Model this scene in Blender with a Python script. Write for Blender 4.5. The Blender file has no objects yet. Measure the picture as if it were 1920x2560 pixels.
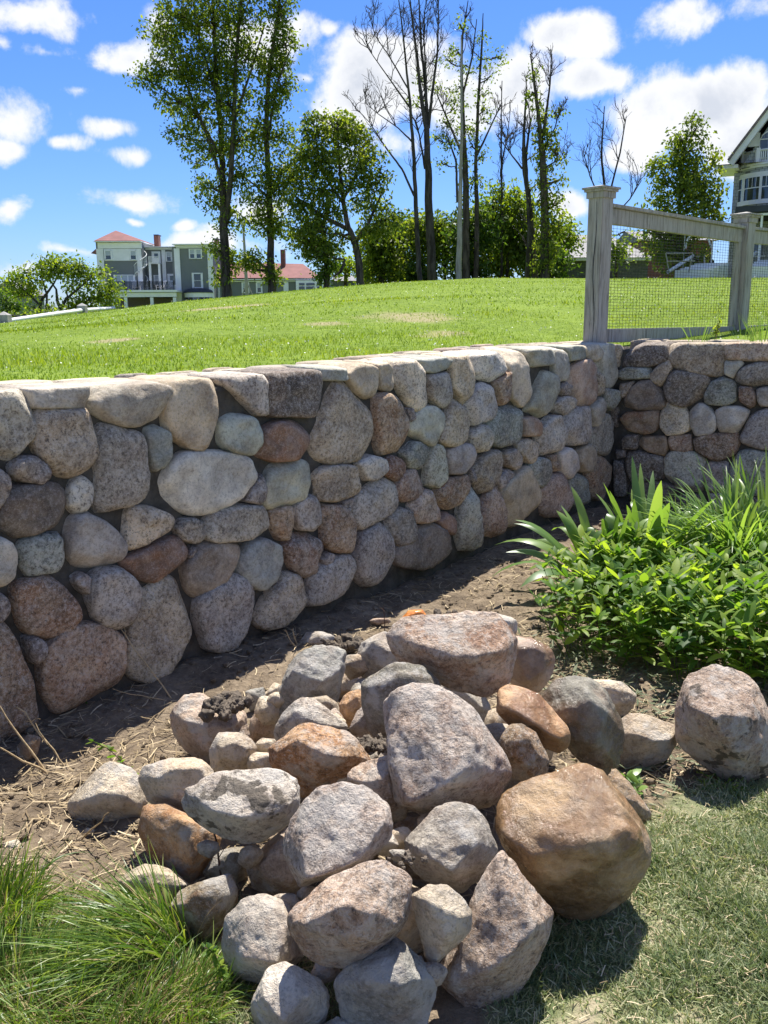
import bpy, bmesh, math, random
import numpy as np
from mathutils import Vector, noise as mnoise
random.seed(7); rng = np.random.default_rng(11)
scn = bpy.context.scene
COL = scn.collection
PI = math.pi

# ---------------------------------------------------------------- camera
FPX, TILT, ROLL, EYE = 2250.0, math.radians(12.3), math.radians(0.35), 1.65
_r = np.array([1, 0, 0.]); _w = np.array([0, math.cos(TILT), -math.sin(TILT)]); _u = np.array([0, math.sin(TILT), math.cos(TILT)])
CR = _r*math.cos(ROLL) - _u*math.sin(ROLL); CU = _u*math.cos(ROLL) + _r*math.sin(ROLL); CW = _w
C0 = np.array([0, 0, EYE])
cam = bpy.data.cameras.new('camera'); camo = bpy.data.objects.new('camera', cam); COL.objects.link(camo)
from mathutils import Matrix
camo.matrix_world = Matrix(((CR[0], CU[0], -CW[0], 0), (CR[1], CU[1], -CW[1], 0), (CR[2], CU[2], -CW[2], EYE), (0, 0, 0, 1)))
cam.sensor_fit = 'VERTICAL'; cam.sensor_height = 36; cam.lens = 36*FPX/2560; cam.clip_end = 3000; cam.clip_start = 0.05
scn.camera = camo
scn.view_settings.view_transform = 'Standard'; scn.view_settings.look = 'None'
scn.view_settings.gamma = 1; scn.view_settings.exposure = 1.0

# where a thing of the photograph stands: rays of the survey camera met with the ground, a wall or a distance
def ray(x, y): return (x-960)*CR + (1280-y)*CU + FPX*CW
def atz(x, y, z): d = ray(x, y); return C0 + d*((z-EYE)/d[2])
def atY(x, y, Y): d = ray(x, y); return C0 + d*(Y/d[1])
FS = 1920/1659
def fz(x, y, z): return atz(x*FS, y*FS, z)
def fY(x, y, Y): return atY(x*FS, y*FS, Y)

# ---------------------------------------------------------------- light
EL, AZ = math.radians(65), math.atan2(.27, .963)
SUN = np.array([math.sin(AZ)*math.cos(EL), math.cos(AZ)*math.cos(EL), math.sin(EL)])
sl = bpy.data.lights.new('sun', 'SUN'); sl.energy = 4.8; sl.angle = math.radians(.53); sl.color = (1, .955, .88)
so = bpy.data.objects.new('sun', sl); COL.objects.link(so)
so.rotation_euler = Vector(-SUN).to_track_quat('-Z', 'Y').to_euler(); so.location = (0, 0, 30)

def smooth(a, b, x): t = np.clip((x-a)/(b-a), 0, 1); return t*t*(3-2*t)

class NT:
    def __init__(s, tree): s.t = tree; s.n = tree.nodes; s.l = tree.links
    def new(s, typ, **kw):
        nd = s.n.new(typ)
        for k, v in kw.items():
            if k.startswith('i_'): nd.inputs[k[2:].replace('_', ' ')].default_value = v
            else: setattr(nd, k, v)
        return nd
    def lk(s, a, b): s.l.new(a, b)
    def val(s, x, inp):
        if isinstance(x, (int, float, tuple, list)): inp.default_value = x
        else: s.l.new(x, inp)
    def math(s, op, a, b=None, c=None, clamp=False):
        nd = s.n.new('ShaderNodeMath'); nd.operation = op; nd.use_clamp = clamp
        s.val(a, nd.inputs[0])
        if b is not None: s.val(b, nd.inputs[1])
        if c is not None: s.val(c, nd.inputs[2])
        return nd.outputs[0]
    def vm(s, op, a, b=None):
        nd = s.n.new('ShaderNodeVectorMath'); nd.operation = op; s.val(a, nd.inputs[0])
        if b is not None: s.val(b, nd.inputs[1])
        return nd.outputs['Value' if op in ('LENGTH', 'DOT_PRODUCT') else 'Vector']
    def noise(s, vec, scale, det=4, rough=.55, dist=0, out='Fac'):
        nd = s.n.new('ShaderNodeTexNoise'); nd.inputs['Scale'].default_value = scale; nd.inputs['Detail'].default_value = det
        nd.inputs['Roughness'].default_value = rough; nd.inputs['Distortion'].default_value = dist
        if vec is not None: s.l.new(vec, nd.inputs['Vector'])
        return nd.outputs[out]
    def ramp(s, fac, stops):
        nd = s.n.new('ShaderNodeValToRGB'); cr = nd.color_ramp
        while len(cr.elements) < len(stops): cr.elements.new(.5)
        for e, (p, c) in zip(cr.elements, stops):
            e.position = p; e.color = c if len(c) == 4 else (*c, 1)
        s.val(fac, nd.inputs[0]); return nd.outputs[0]
    def mr(s, x, a, b, c=0, d=1):
        nd = s.n.new('ShaderNodeMapRange'); nd.interpolation_type = 'SMOOTHSTEP'
        s.val(x, nd.inputs[0]); nd.inputs[1].default_value = a; nd.inputs[2].default_value = b; nd.inputs[3].default_value = c; nd.inputs[4].default_value = d
        return nd.outputs[0]
    def mix(s, fac, a, b, typ='MIX'):
        nd = s.n.new('ShaderNodeMix'); nd.data_type = 'RGBA'; nd.blend_type = typ
        s.val(fac, nd.inputs[0])
        s.val(a if not isinstance(a, tuple) or len(a) == 4 else (*a, 1), nd.inputs[6]); s.val(b if not isinstance(b, tuple) or len(b) == 4 else (*b, 1), nd.inputs[7])
        return nd.outputs[2]

# sky: Nishita air with fair-weather cumulus, fixed in compass direction and height
wd = bpy.data.worlds.new('World'); scn.world = wd; wd.use_nodes = True
T = NT(wd.node_tree); wd.node_tree.nodes.clear()
sky = T.new('ShaderNodeTexSky', sky_type='NISHITA', sun_disc=False, sun_elevation=EL, sun_rotation=AZ, altitude=10, air_density=1.0, dust_density=.35, ozone_density=3.5)
hs = T.new('ShaderNodeHueSaturation'); hs.inputs['Saturation'].default_value = 1.08; hs.inputs['Value'].default_value = 1.0
T.lk(T.mix(1, sky.outputs[0], (.41, .50, .73), 'MULTIPLY'), hs.inputs['Color'])
tc = T.new('ShaderNodeTexCoord'); g = tc.outputs['Generated']
sx = T.new('ShaderNodeSeparateXYZ'); T.lk(g, sx.inputs[0])
azn = T.math('ARCTAN2', sx.outputs[0], sx.outputs[1]); eln = T.math('ARCSINE', sx.outputs[2])
cv = T.new('ShaderNodeCombineXYZ'); T.lk(azn, cv.inputs[0]); T.lk(eln, cv.inputs[1])
wv = T.new('ShaderNodeTexNoise'); wv.inputs['Scale'].default_value = 9; wv.inputs['Detail'].default_value = 2
T.lk(g, wv.inputs['Vector'])
off = T.vm('MULTIPLY', T.vm('SUBTRACT', wv.outputs['Color'], (.5, .5, .5)), (.05, .05, 0))
pos = T.vm('ADD', cv.outputs[0], off)
CL = [(60,30,95,40,1),(100,108,48,22,.7),(15,100,30,16,.5),(50,265,80,58,1),(15,330,55,32,.9),(145,325,42,20,.9),(235,290,50,26,.9),(165,195,34,14,.5),
 (265,120,80,42,1),(335,75,40,45,.8),(290,437,92,30,1.1),(275,478,26,12,.9),(400,490,42,14,.9),(268,347,52,20,1),(15,470,34,26,.9),
 (560,110,110,60,.9),(640,85,50,35,.7),(705,78,18,14,.6),(660,177,20,14,.7),(780,195,120,95,1.6),(900,160,140,95,1.7),(1010,210,130,85,1.6),(1100,190,100,70,1.3),
 (1265,172,85,30,1),(1245,68,90,40,1),(1430,255,105,70,1.5),(1540,225,140,85,1.6),(1640,310,110,105,1.4),(1360,330,60,45,1),(1235,435,50,34,.9),
 (480,520,130,34,1),(560,450,70,30,.8),(420,530,80,26,.9),(30,590,80,22,.8),(150,555,60,12,.5),(1500,40,120,40,.8),(1100,500,150,40,.7),(850,330,90,60,.6)]
acc = None
def azel(x, y):
    d = ray(x*FS, y*FS); d = d/np.linalg.norm(d); return math.atan2(d[0], d[1]), math.asin(d[2])
for (x, y, rx, ry, s) in CL:
    a, e = azel(x, y); rx_ = rx*FS/FPX/max(.5, math.cos(e)); ry_ = ry*FS/FPX
    v = T.vm('MULTIPLY', T.vm('SUBTRACT', pos, (a, e, 0)), (1/rx_, 1/ry_, 0))
    m = T.math('MULTIPLY_ADD', T.vm('LENGTH', v), -s, s)
    acc = m if acc is None else T.math('SMOOTH_MAX', acc, m, .12)
n1 = T.noise(g, 11, 10, .62, .2); n2 = T.noise(g, 4.2, 6, .6)
gen = T.math('MULTIPLY', T.mr(azn, .62, .9), 0)
far_ = T.math('MAXIMUM', T.mr(T.math('ABSOLUTE', azn), .6, .9), T.mr(eln, .55, .75))
oth = T.math('MULTIPLY_ADD', far_, T.math('SUBTRACT', n2, .5), T.math('MULTIPLY', T.math('SUBTRACT', 1, far_), -1))
base = T.math('MAXIMUM', T.math('MAXIMUM', acc, -.6), oth)
dens = T.math('ADD', base, T.math('MULTIPLY', T.math('SUBTRACT', n1, .53), 3.4))
mask = T.math('MULTIPLY', T.mr(dens, -.16, .50), .98)
core = T.mr(dens, .35, 1.5)
n3 = T.noise(T.vm('ADD', g, (.02, .01, .035)), 13, 7, .6)
cc = T.mix(T.math('MULTIPLY', T.mr(n3, .40, .60), T.math('MULTIPLY', core, .8)), (.97, .98, 1.0), (.60, .65, .75))
bs = T.new('ShaderNodeBackground'); bs.inputs['Strength'].default_value = .115; T.lk(hs.outputs[0], bs.inputs['Color'])
bc = T.new('ShaderNodeBackground'); bc.inputs['Strength'].default_value = .53; T.lk(cc, bc.inputs['Color'])
ms = T.new('ShaderNodeMixShader'); T.lk(mask, ms.inputs[0]); T.lk(bs.outputs[0], ms.inputs[1]); T.lk(bc.outputs[0], ms.inputs[2])
wo = T.new('ShaderNodeOutputWorld'); T.lk(ms.outputs[0], wo.inputs[0])

# ---------------------------------------------------------------- materials
def mat(name):
    m = bpy.data.materials.new(name); m.use_nodes = True
    t = NT(m.node_tree); b = m.node_tree.nodes['Principled BSDF']
    return m, t, b
def plain(name, col, rough=.7, var=.12, scale=6, bump=0, bscale=40, spec=.3, metal=0):
    m, t, b = mat(name)
    o = t.new('ShaderNodeTexCoord').outputs['Object']
    n = t.noise(o, scale, 5, .6)
    c = t.mix(t.mr(n, .3, .7), tuple(x*(1-var) for x in col), tuple(min(1, x*(1+var)) for x in col))
    t.lk(c, b.inputs['Base Color']); b.inputs['Roughness'].default_value = rough; b.inputs['Specular IOR Level'].default_value = spec
    b.inputs['Metallic'].default_value = metal
    if bump:
        bp = t.new('ShaderNodeBump', i_Strength=bump, i_Distance=.01); t.lk(t.noise(o, bscale, 4), bp.inputs['Height']); t.lk(bp.outputs[0], b.inputs['Normal'])
    return m
def rock_mat(name, speck, bump, rough, wet=0, sscale=170, dust=.0, stain=0):
    m, t, b = mat(name)
    oi = t.new('ShaderNodeObjectInfo'); tc = t.new('ShaderNodeTexCoord')
    rv = t.math('MULTIPLY', oi.outputs['Random'], 37.0)
    cx = t.new('ShaderNodeCombineXYZ'); [t.lk(rv, cx.inputs[i]) for i in range(3)]
    v = t.vm('ADD', tc.outputs['Object'], cx.outputs[0])
    big = t.noise(v, 5.5, 5, .62, .4); mid = t.noise(v, 22, 6, .65, .2); fine = t.noise(v, sscale, 3, .7)
    fine2 = t.noise(t.vm('ADD', v, (5, 3, 1)), sscale*.45, 4, .75)
    base = oi.outputs['Color']
    c = t.mix(t.mr(big, .33, .68), t.mix(1, base, (.66, .60, .54), 'MULTIPLY'), t.mix(1, base, (1.25, 1.15, 1.02), 'MULTIPLY'))
    c = t.mix(t.math('MULTIPLY', t.mr(mid, .5, .7), .5), c, t.mix(.5, c, (.42, .39, .35)))
    c = t.mix(t.math('MULTIPLY', t.mr(mid, .48, .3), .45), c, t.mix(1, c, (.5, .48, .48), 'MULTIPLY'))
    rust = t.math('MULTIPLY', t.mr(t.noise(t.vm('ADD', v, (9, 0, 4)), 7, 5, .6, .5), .46, .6), t.math('SUBTRACT', 1, oi.outputs['Alpha']))
    c = t.mix(rust, c, t.mix(.55, c, (.34, .14, .05)))
    c = t.mix(t.math('MULTIPLY', t.mr(fine, .56, .64), speck), c, (.62, .57, .52))
    c = t.mix(t.math('MULTIPLY', t.mr(fine2, .46, .36), speck*1.3), c, (.05, .045, .045))
    mot = t.noise(t.vm('ADD', v, (1, 7, 2)), sscale*.3, 5, .8)
    c = t.mix(t.math('MULTIPLY', t.mr(mot, .53, .59), speck), c, t.mix(.6, c, (.72, .66, .58)))
    c = t.mix(t.math('MULTIPLY', t.mr(mot, .48, .42), speck*1.2), c, t.mix(1, c, (.38, .35, .33), 'MULTIPLY'))
    if dust:
        c = t.mix(t.math('MULTIPLY', t.mr(t.noise(t.vm('ADD', v, (2, 8, 4)), 10, 5, .6), .5, .62), dust), c, (.52, .49, .44))
    if stain: c = t.mix(t.math('MULTIPLY', t.mr(t.noise(t.vm('ADD', v, (3, 3, 9)), 11, 4, .6, .3), .55, .60), stain), c, (.085, .070, .052))
    if wet:
        wm = t.mr(t.noise(v, 6, 3, .5), .38, .52)
        c = t.mix(wm, c, t.mix(1, c, (.62, .55, .48), 'MULTIPLY'))
        t.lk(t.math('MULTIPLY_ADD', wm, -(rough-wet), rough), b.inputs['Roughness'])
    else: t.lk(t.math('MULTIPLY_ADD', fine2, .25, rough-.12), b.inputs['Roughness'])
    b.inputs['Specular IOR Level'].default_value = .5 if wet else .35
    t.lk(c, b.inputs['Base Color'])
    h = t.math('ADD', t.math('ADD', t.math('MULTIPLY', mid, 1.0), t.math('MULTIPLY', mot, .6)), t.math('ADD', t.math('MULTIPLY', fine2, .28), t.math('MULTIPLY', fine, .12)))
    bp = t.new('ShaderNodeBump', i_Strength=bump, i_Distance=.016); t.lk(h, bp.inputs['Height']); t.lk(bp.outputs[0], b.inputs['Normal'])
    return m
M = {}
M['cobble'] = rock_mat('cobble_granite', .55, .8, .85)
M['cobble_smooth'] = rock_mat('cobble_smooth', .28, .6, .8, sscale=200)
M['rock'] = rock_mat('pile_rock', .28, 1.1, .92, dust=.6)
M['granite'] = rock_mat('split_granite', .48, 1.3, .88, sscale=150, dust=.5)
M['wet'] = rock_mat('wet_rock', .15, .6, .75, wet=.12)
M['stained'] = rock_mat('stained_granite', .40, 1.2, .88, sscale=150, dust=.5, stain=.85)
M['earth'] = plain('wet_earth_clod', (.11, .088, .066), .85, .4, 30, 1, 60, .3)
M['mortar'] = plain('mortar', (.085, .076, .062), .95, .3, 14, .9, 60, .2)
M['cream'] = plain('dry_cap_mortar', (.34, .315, .285), .95, .2, 10, .8, 50, .2)
M['white'] = plain('white_paint', (.78, .79, .80), .5, .05, 1.5)
M['dull_white'] = plain('dull_white_trim', (.70, .72, .70), .5, .04, 1.5)  # white trim, slightly duller than the white paint
M['black'] = plain('black_metal', (.02, .02, .022), .45, .1, 4)
M['wire'] = plain('dark_wire', (.04, .04, .036), .5, .2, 30, metal=.4)
M['stalk'] = plain('dry_stalk', (.42, .31, .17), .8, .3, 40)
M['twig'] = plain('dark_twig', (.10, .06, .045), .8, .3, 40)
M['roof_red'] = plain('red_shingle_roof', (.20, .088, .078), .85, .15, .8, .5, 3)
M['darkroof'] = plain('dark_roof', (.045, .05, .065), .8, .2, 2)
M['concrete'] = plain('weathered_post', (.33, .32, .30), .9, .2, 8)
M['orange'] = plain('orange_quartz', (.62, .22, .05), .25, .35, 30, .5, 40, .5)

def siding(name, col, pitch, axis=2, shingle=0, depth=.01, var=.1):
    m, t, b = mat(name); o = t.new('ShaderNodeTexCoord').outputs['Object']
    s = t.new('ShaderNodeSeparateXYZ'); t.lk(o, s.inputs[0])
    z = t.math('FRACT', t.math('DIVIDE', s.outputs[axis], pitch))
    n = t.noise(o, 1.5, 4)
    c = t.mix(n, tuple(x*(1-var) for x in col), tuple(x*(1+var) for x in col))
    if shingle:
        bt = t.new('ShaderNodeTexBrick'); bt.inputs['Scale'].default_value = 1; bt.inputs['Brick Width'].default_value = shingle; bt.inputs['Row Height'].default_value = pitch
        bt.inputs['Mortar Size'].default_value = pitch*.06; bt.inputs['Color1'].default_value = (.8, .8, .8, 1); bt.inputs['Color2'].default_value = (1.1, 1.1, 1.1, 1); bt.inputs['Mortar'].default_value = (.35, .35, .35, 1)
        cx = t.new('ShaderNodeCombineXYZ'); t.lk(t.math('ADD', s.outputs[0], s.outputs[1]), cx.inputs[0]); t.lk(s.outputs[2], cx.inputs[1]); t.lk(cx.outputs[0], bt.inputs['Vector'])
        c = t.mix(1, c, bt.outputs[0], 'MULTIPLY')
    t.lk(c, b.inputs['Base Color']); b.inputs['Roughness'].default_value = .7
    bp = t.new('ShaderNodeBump', i_Strength=.6, i_Distance=depth); t.lk(z, bp.inputs['Height']); t.lk(bp.outputs[0], b.inputs['Normal'])
    return m
M['grey_siding'] = siding('grey_clapboard', (.17, .185, .185), .12)
M['blue_shingle'] = siding('blue_grey_shingle', (.40, .43, .45), .14, shingle=.14)
M['dark_shingle'] = siding('dark_shingle_wall', (.10, .11, .115), .14, shingle=.3)
M['grey_roof'] = siding('grey_shingle_roof', (.17, .165, .17), .15, shingle=.3)
M['brown_roof'] = siding('brown_shingle_roof', (.19, .15, .14), .13, shingle=.2)
M['barn'] = siding('red_barn_board', (.17, .055, .045), .2)
M['brick'] = siding('brick', (.20, .085, .06), .075, shingle=.2)
m, t, b = mat('window_glass'); b.inputs['Base Color'].default_value = (.03, .04, .05, 1); b.inputs['Roughness'].default_value = .06; b.inputs['Specular IOR Level'].default_value = .9; M['glass'] = m
m, t, b = mat('window_blind'); b.inputs['Base Color'].default_value = (.42, .46, .50, 1); b.inputs['Roughness'].default_value = .25; M['blind'] = m

# weathered cedar
m, t, b = mat('weathered_cedar'); o = t.new('ShaderNodeTexCoord').outputs['Object']
mp = t.new('ShaderNodeMapping'); t.lk(o, mp.inputs[0]); mp.inputs['Scale'].default_value = (14, 14, 1.1)
w = t.noise(mp.outputs[0], 3, 7, .65, .8); w2 = t.noise(o, 5, 3)
c = t.ramp(w, [(.30, (.15, .135, .12)), (.5, (.34, .32, .285)), (.72, (.47, .445, .405))])
c = t.mix(t.mr(w2, .5, .75, 0, .4), c, (.36, .30, .23)); t.lk(c, b.inputs['Base Color']); b.inputs['Roughness'].default_value = .85
bp = t.new('ShaderNodeBump', i_Strength=.5, i_Distance=.006); t.lk(w, bp.inputs['Height']); t.lk(bp.outputs[0], b.inputs['Normal']); M['cedar'] = m

def bark(name, a, bb, sc=6):
    m, t, b = mat(name); o = t.new('ShaderNodeTexCoord').outputs['Object']
    mp = t.new('ShaderNodeMapping'); t.lk(o, mp.inputs[0]); mp.inputs['Scale'].default_value = (1, 1, .22)
    w = t.noise(mp.outputs[0], sc, 6, .7, .5)
    t.lk(t.mix(t.mr(w, .35, .65), a, bb), b.inputs['Base Color']); b.inputs['Roughness'].default_value = .95; b.inputs['Specular IOR Level'].default_value = .15
    bp = t.new('ShaderNodeBump', i_Strength=.8, i_Distance=.04); t.lk(w, bp.inputs['Height']); t.lk(bp.outputs[0], b.inputs['Normal']); return m
M['bark'] = bark('dark_bark', (.035, .028, .022), (.12, .10, .08))
M['bark_grey'] = bark('grey_dead_bark', (.035, .030, .027), (.10, .088, .078))
M['bark_pale'] = bark('bleached_dead_wood', (.26, .24, .21), (.45, .42, .38))

def leafmat(name, lo, mid_, hi, trans=.35, rough=.5, spec=.3, tr_col=None):
    m, t, b = mat(name); a = t.new('ShaderNodeAttribute', attribute_name='rand')
    c = t.ramp(a.outputs['Fac'], [(0, lo), (.55, mid_), (1, hi)])
    t.lk(c, b.inputs['Base Color']); b.inputs['Roughness'].default_value = rough; b.inputs['Specular IOR Level'].default_value = spec
    tr = t.new('ShaderNodeBsdfTranslucent')
    t.lk(t.mix(1, c, tr_col or (1.9, 1.9, .7), 'MULTIPLY'), tr.inputs['Color'])
    mx = t.new('ShaderNodeMixShader'); mx.inputs[0].default_value = trans
    t.lk(b.outputs[0], mx.inputs[1]); t.lk(tr.outputs[0], mx.inputs[2]); t.lk(mx.outputs[0], m.node_tree.nodes['Material Output'].inputs['Surface'])
    return m
M['leaf'] = leafmat('tree_leaves', (.055, .090, .014), (.14, .19, .028), (.28, .30, .05), .52)
M['leaf_deep'] = leafmat('deep_green_leaves', (.035, .075, .014), (.08, .14, .025), (.17, .22, .04), .42)
M['leaf_light'] = leafmat('light_green_leaves', (.08, .13, .015), (.17, .23, .028), (.30, .33, .055), .5)
M['bed_leaf'] = leafmat('perennial_leaves', (.04, .10, .018), (.12, .21, .03), (.27, .35, .05), .5, .5, .3)
M['strap_leaf'] = leafmat('strap_leaves', (.08, .16, .04), (.15, .25, .06), (.24, .34, .10), .4, .38, .5)
M['lawn_blade'] = leafmat('lawn_blades', (.085, .145, .010), (.15, .225, .014), (.26, .30, .035), .4, .5, .35)
M['cut_blade'] = leafmat('mown_blades', (.095, .145, .055), (.235, .28, .125), (.50, .48, .30), .3, .5, .4, (1.4, 1.4, .8))
M['clump_blade'] = leafmat('clump_blades', (.05, .11, .018), (.12, .20, .028), (.27, .32, .08), .35, .4, .5)
M['dry_blade'] = leafmat('dry_blades', (.20, .14, .07), (.36, .27, .14), (.52, .42, .25), .25, .7, .2, (1.2, 1.1, .9))
M['litter'] = leafmat('straw_litter', (.14, .10, .06), (.34, .26, .15), (.60, .49, .32), .1, .8, .2, (1, 1, 1))
M['wilt'] = leafmat('wilted_leaves', (.07, .09, .045), (.15, .17, .09), (.30, .30, .19), .2, .6, .3, (1.2, 1.2, .9))
M['clover'] = leafmat('pale_lawn_flowers', (.6, .62, .5), (.75, .76, .66), (.8, .8, .75), .2, .6, .2, (1, 1, 1))

# ---------------------------------------------------------------- mesh helpers
def tag(o, label=None, cat=None, group=None, kind=None):
    if label: o['label'] = label
    if cat: o['category'] = cat
    if group: o['group'] = group
    if kind: o['kind'] = kind
    return o
def link(name, me, parent=None, loc=None):
    o = bpy.data.objects.new(name, me); COL.objects.link(o)
    if loc is not None: o.location = loc
    if parent is not None: o.parent = parent
    return o
def empty(name, loc, label, cat, group=None):
    o = bpy.data.objects.new(name, None); COL.objects.link(o); o.location = loc; o.empty_display_size = .2
    return tag(o, label, cat, group)
def npmesh(name, V, faces, m, smooth_=True, rand=None):
    """faces: (N,3) or (N,4) array, or list of such arrays"""
    if not isinstance(faces, list): faces = [faces]
    faces = [f for f in faces if len(f)]
    me = bpy.data.meshes.new(name)
    V = np.asarray(V, np.float32); me.vertices.add(len(V)); me.vertices.foreach_set('co', V.ravel())
    idx = np.concatenate([f.ravel() for f in faces]).astype(np.int32)
    tot = np.concatenate([np.full(len(f), f.shape[1]) for f in faces]); st = np.concatenate([[0], np.cumsum(tot)[:-1]])
    me.loops.add(len(idx)); me.loops.foreach_set('vertex_index', idx)
    me.polygons.add(len(tot)); me.polygons.foreach_set('loop_start', st.astype(np.int32)); me.polygons.foreach_set('loop_total', tot.astype(np.int32))
    me.polygons.foreach_set('use_smooth', np.full(len(tot), smooth_))
    if rand is not None:
        a = me.attributes.new('rand', 'FLOAT', 'POINT'); a.data.foreach_set('value', np.asarray(rand, np.float32))
    me.update(calc_edges=True); me.materials.append(m); return me
_perm = rng.random((64, 64, 64)).astype(np.float32)
def vnoise(P):
    P = np.asarray(P); I = np.floor(P).astype(int); f = P-I; f = f*f*(3-2*f); out = 0
    for dx in (0, 1):
        wx = f[:, 0] if dx else 1-f[:, 0]
        for dy in (0, 1):
            wy = f[:, 1] if dy else 1-f[:, 1]
            for dz in (0, 1):
                wz = f[:, 2] if dz else 1-f[:, 2]
                out = out + wx*wy*wz*_perm[(I[:, 0]+dx) & 63, (I[:, 1]+dy) & 63, (I[:, 2]+dz) & 63]
    return out*2-1
def fbm(P, octs=4, gain=.5):
    s = 0; a = 1
    for i in range(octs): s = s + a*vnoise(P*(2**i)+i*17.3); a *= gain
    return s
_ico = {}
def ico(sub):
    if sub not in _ico:
        bm = bmesh.new(); bmesh.ops.create_icosphere(bm, subdivisions=sub, radius=1)
        bm.verts.ensure_lookup_table()
        _ico[sub] = (np.array([v.co[:] for v in bm.verts]), np.array([[v.index for v in f.verts] for f in bm.faces])); bm.free()
    return _ico[sub]
def hull_planes(P):
    bm = bmesh.new(); [bm.verts.new(p) for p in P]
    bmesh.ops.convex_hull(bm, input=bm.verts)
    bm.normal_update(); c = np.mean(P, 0); out = []
    for f in bm.faces:
        n = np.array(f.normal); d = n @ (np.array(f.calc_center_median())-c)
        if d < 0: n, d = -n, -d
        if d > 1e-5 and f.calc_area() > 1e-7: out.append((n, d))
    bm.free(); return np.array([o[0] for o in out]), np.array([o[1] for o in out]), c
def merge_planes(N, D, th=.965):
    o = np.argsort(D); N, D = N[o], D[o]; kn, kd = [], []
    for n, d in zip(N, D):
        for i in range(len(kn)):
            if kn[i]@n > th: kd[i] = max(kd[i], min(d, kd[i]*1.06)); break
        else: kn.append(n); kd.append(d)
    return np.array(kn), np.array(kd)
def radial_body(N, D, p, sub, ext, frame):
    """rounded polytope around the origin. N,D planes; ext = box half sizes in frame rows"""
    S, Fc = ico(sub); dirs = (S*ext) @ frame; dirs /= np.linalg.norm(dirs, axis=1)[:, None]
    q = np.maximum(dirs @ N.T, 1e-4)/D[None, :]
    mx = q.max(1); r = 1/(mx*((q/mx[:, None])**p).sum(1)**(1/p))
    k = np.abs(dirs@unit(np.asarray(frame[2], float))) < .35; r = r*np.mean(1/mx[k]/r[k])
    return dirs*r[:, None], Fc
def box_bm(bm, a, b):
    x0, x1 = sorted((a[0], b[0])); y0, y1 = sorted((a[1], b[1])); z0, z1 = sorted((a[2], b[2]))
    v = [bm.verts.new(q) for q in ((x0,y0,z0),(x1,y0,z0),(x1,y1,z0),(x0,y1,z0),(x0,y0,z1),(x1,y0,z1),(x1,y1,z1),(x0,y1,z1))]
    for f in ((0,3,2,1),(4,5,6,7),(0,1,5,4),(1,2,6,5),(2,3,7,6),(3,0,4,7)): bm.faces.new([v[i] for i in f])
def bm_obj(name, bm, m, parent=None, bevel=0, smooth_=False):
    if bevel:
        bmesh.ops.bevel(bm, geom=list(bm.edges), offset=bevel, segments=2, affect='EDGES', clamp_overlap=True)
    me = bpy.data.meshes.new(name); bm.to_mesh(me); bm.free(); me.materials.append(m)
    if smooth_: me.polygons.foreach_set('use_smooth', [True]*len(me.polygons))
    return link(name, me, parent)
def tubes(polys):
    """list of (pts, radii, k) -> V, quads"""
    Vs, Fs, off = [], [], 0
    for pts, rad, k in polys:
        pts = np.asarray(pts, float); n = len(pts)
        tg = np.gradient(pts, axis=0); tg /= np.linalg.norm(tg, axis=1)[:, None]+1e-9
        ref = np.array([.31, .95, .05]) if abs(tg[0][2]) > .7 else np.array([0, 0, 1.])
        a = np.cross(tg, ref); a /= np.linalg.norm(a, axis=1)[:, None]+1e-9; b = np.cross(tg, a)
        ang = np.arange(k)*2*PI/k
        ring = a[:, None, :]*np.cos(ang)[None, :, None] + b[:, None, :]*np.sin(ang)[None, :, None]
        V = pts[:, None, :] + ring*np.asarray(rad, float)[:, None, None]
        Vs.append(V.reshape(-1, 3))
        i = np.arange(n-1)[:, None]*k; j = np.arange(k)[None, :]; j2 = (j+1) % k
        Fs.append(np.stack([i+j, i+j2, i+k+j2, i+k+j], -1).reshape(-1, 4)+off); off += n*k
    return np.concatenate(Vs), np.concatenate(Fs)
def ribbons(root, d, L, w, droop, side=None, seg=5, fold=0, rnd=None, lat=None, shape='blade'):
    """curved blades. root,d (N,3); L,w,droop (N,)"""
    N = len(root); t = np.linspace(0, 1, seg+1)
    g = np.array([0, 0, -1.])
    P = root[:, None, :] + d[:, None, :]*(L[:, None]*t[None, :])[..., None] + g*(droop[:, None]*t[None, :]**2)[..., None]
    if lat is not None: P = P + lat[:, None, :]*(t[None, :]**2)[..., None]
    if side is None:
        side = np.cross(d, g) + rng.normal(0, .5, (N, 3)); 
    side = side/(np.linalg.norm(side, axis=1)[:, None]+1e-9)
    if shape == 'blade': prof = np.clip(1.05-t**2.2, 0, 1); prof[0] = .7; prof[-1] = .04
    elif shape == 'leaf': prof = np.sin(PI*np.clip(t*.93+.07, 0, 1))**.7; prof[0] = .15; prof[-1] = .03
    else: prof = np.ones(seg+1)
    off = side[:, None, :]*(w[:, None]*prof[None, :]/2)[..., None]
    if fold:
        up = np.cross(side, d); up /= np.linalg.norm(up, axis=1)[:, None]+1e-9
        lift = up[:, None, :]*(w[:, None]*prof[None, :]*fold)[..., None]
        V = np.stack([P-off+lift, P, P+off+lift], 2); c = 3
    else: V = np.stack([P-off, P+off], 2); c = 2
    V = V.reshape(-1, 3); base = (np.arange(N)*(seg+1)*c)[:, None, None]; s = (np.arange(seg)*c)[None, :, None]
    q = []
    for j in range(c-1): q.append(base+s+np.array([j, j+1, c+j+1, c+j])[None, None, :])
    Fq = np.concatenate(q, 1).reshape(-1, 4)
    r = rng.random(N) if rnd is None else rnd
    return V, Fq, np.repeat(r, (seg+1)*c)
def join(parts):
    V, Fq, R, o = [], [], [], 0
    for v, f, r in parts: V.append(v); Fq.append(f+o); R.append(r); o += len(v)
    return np.concatenate(V), np.concatenate(Fq), np.concatenate(R)
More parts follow.
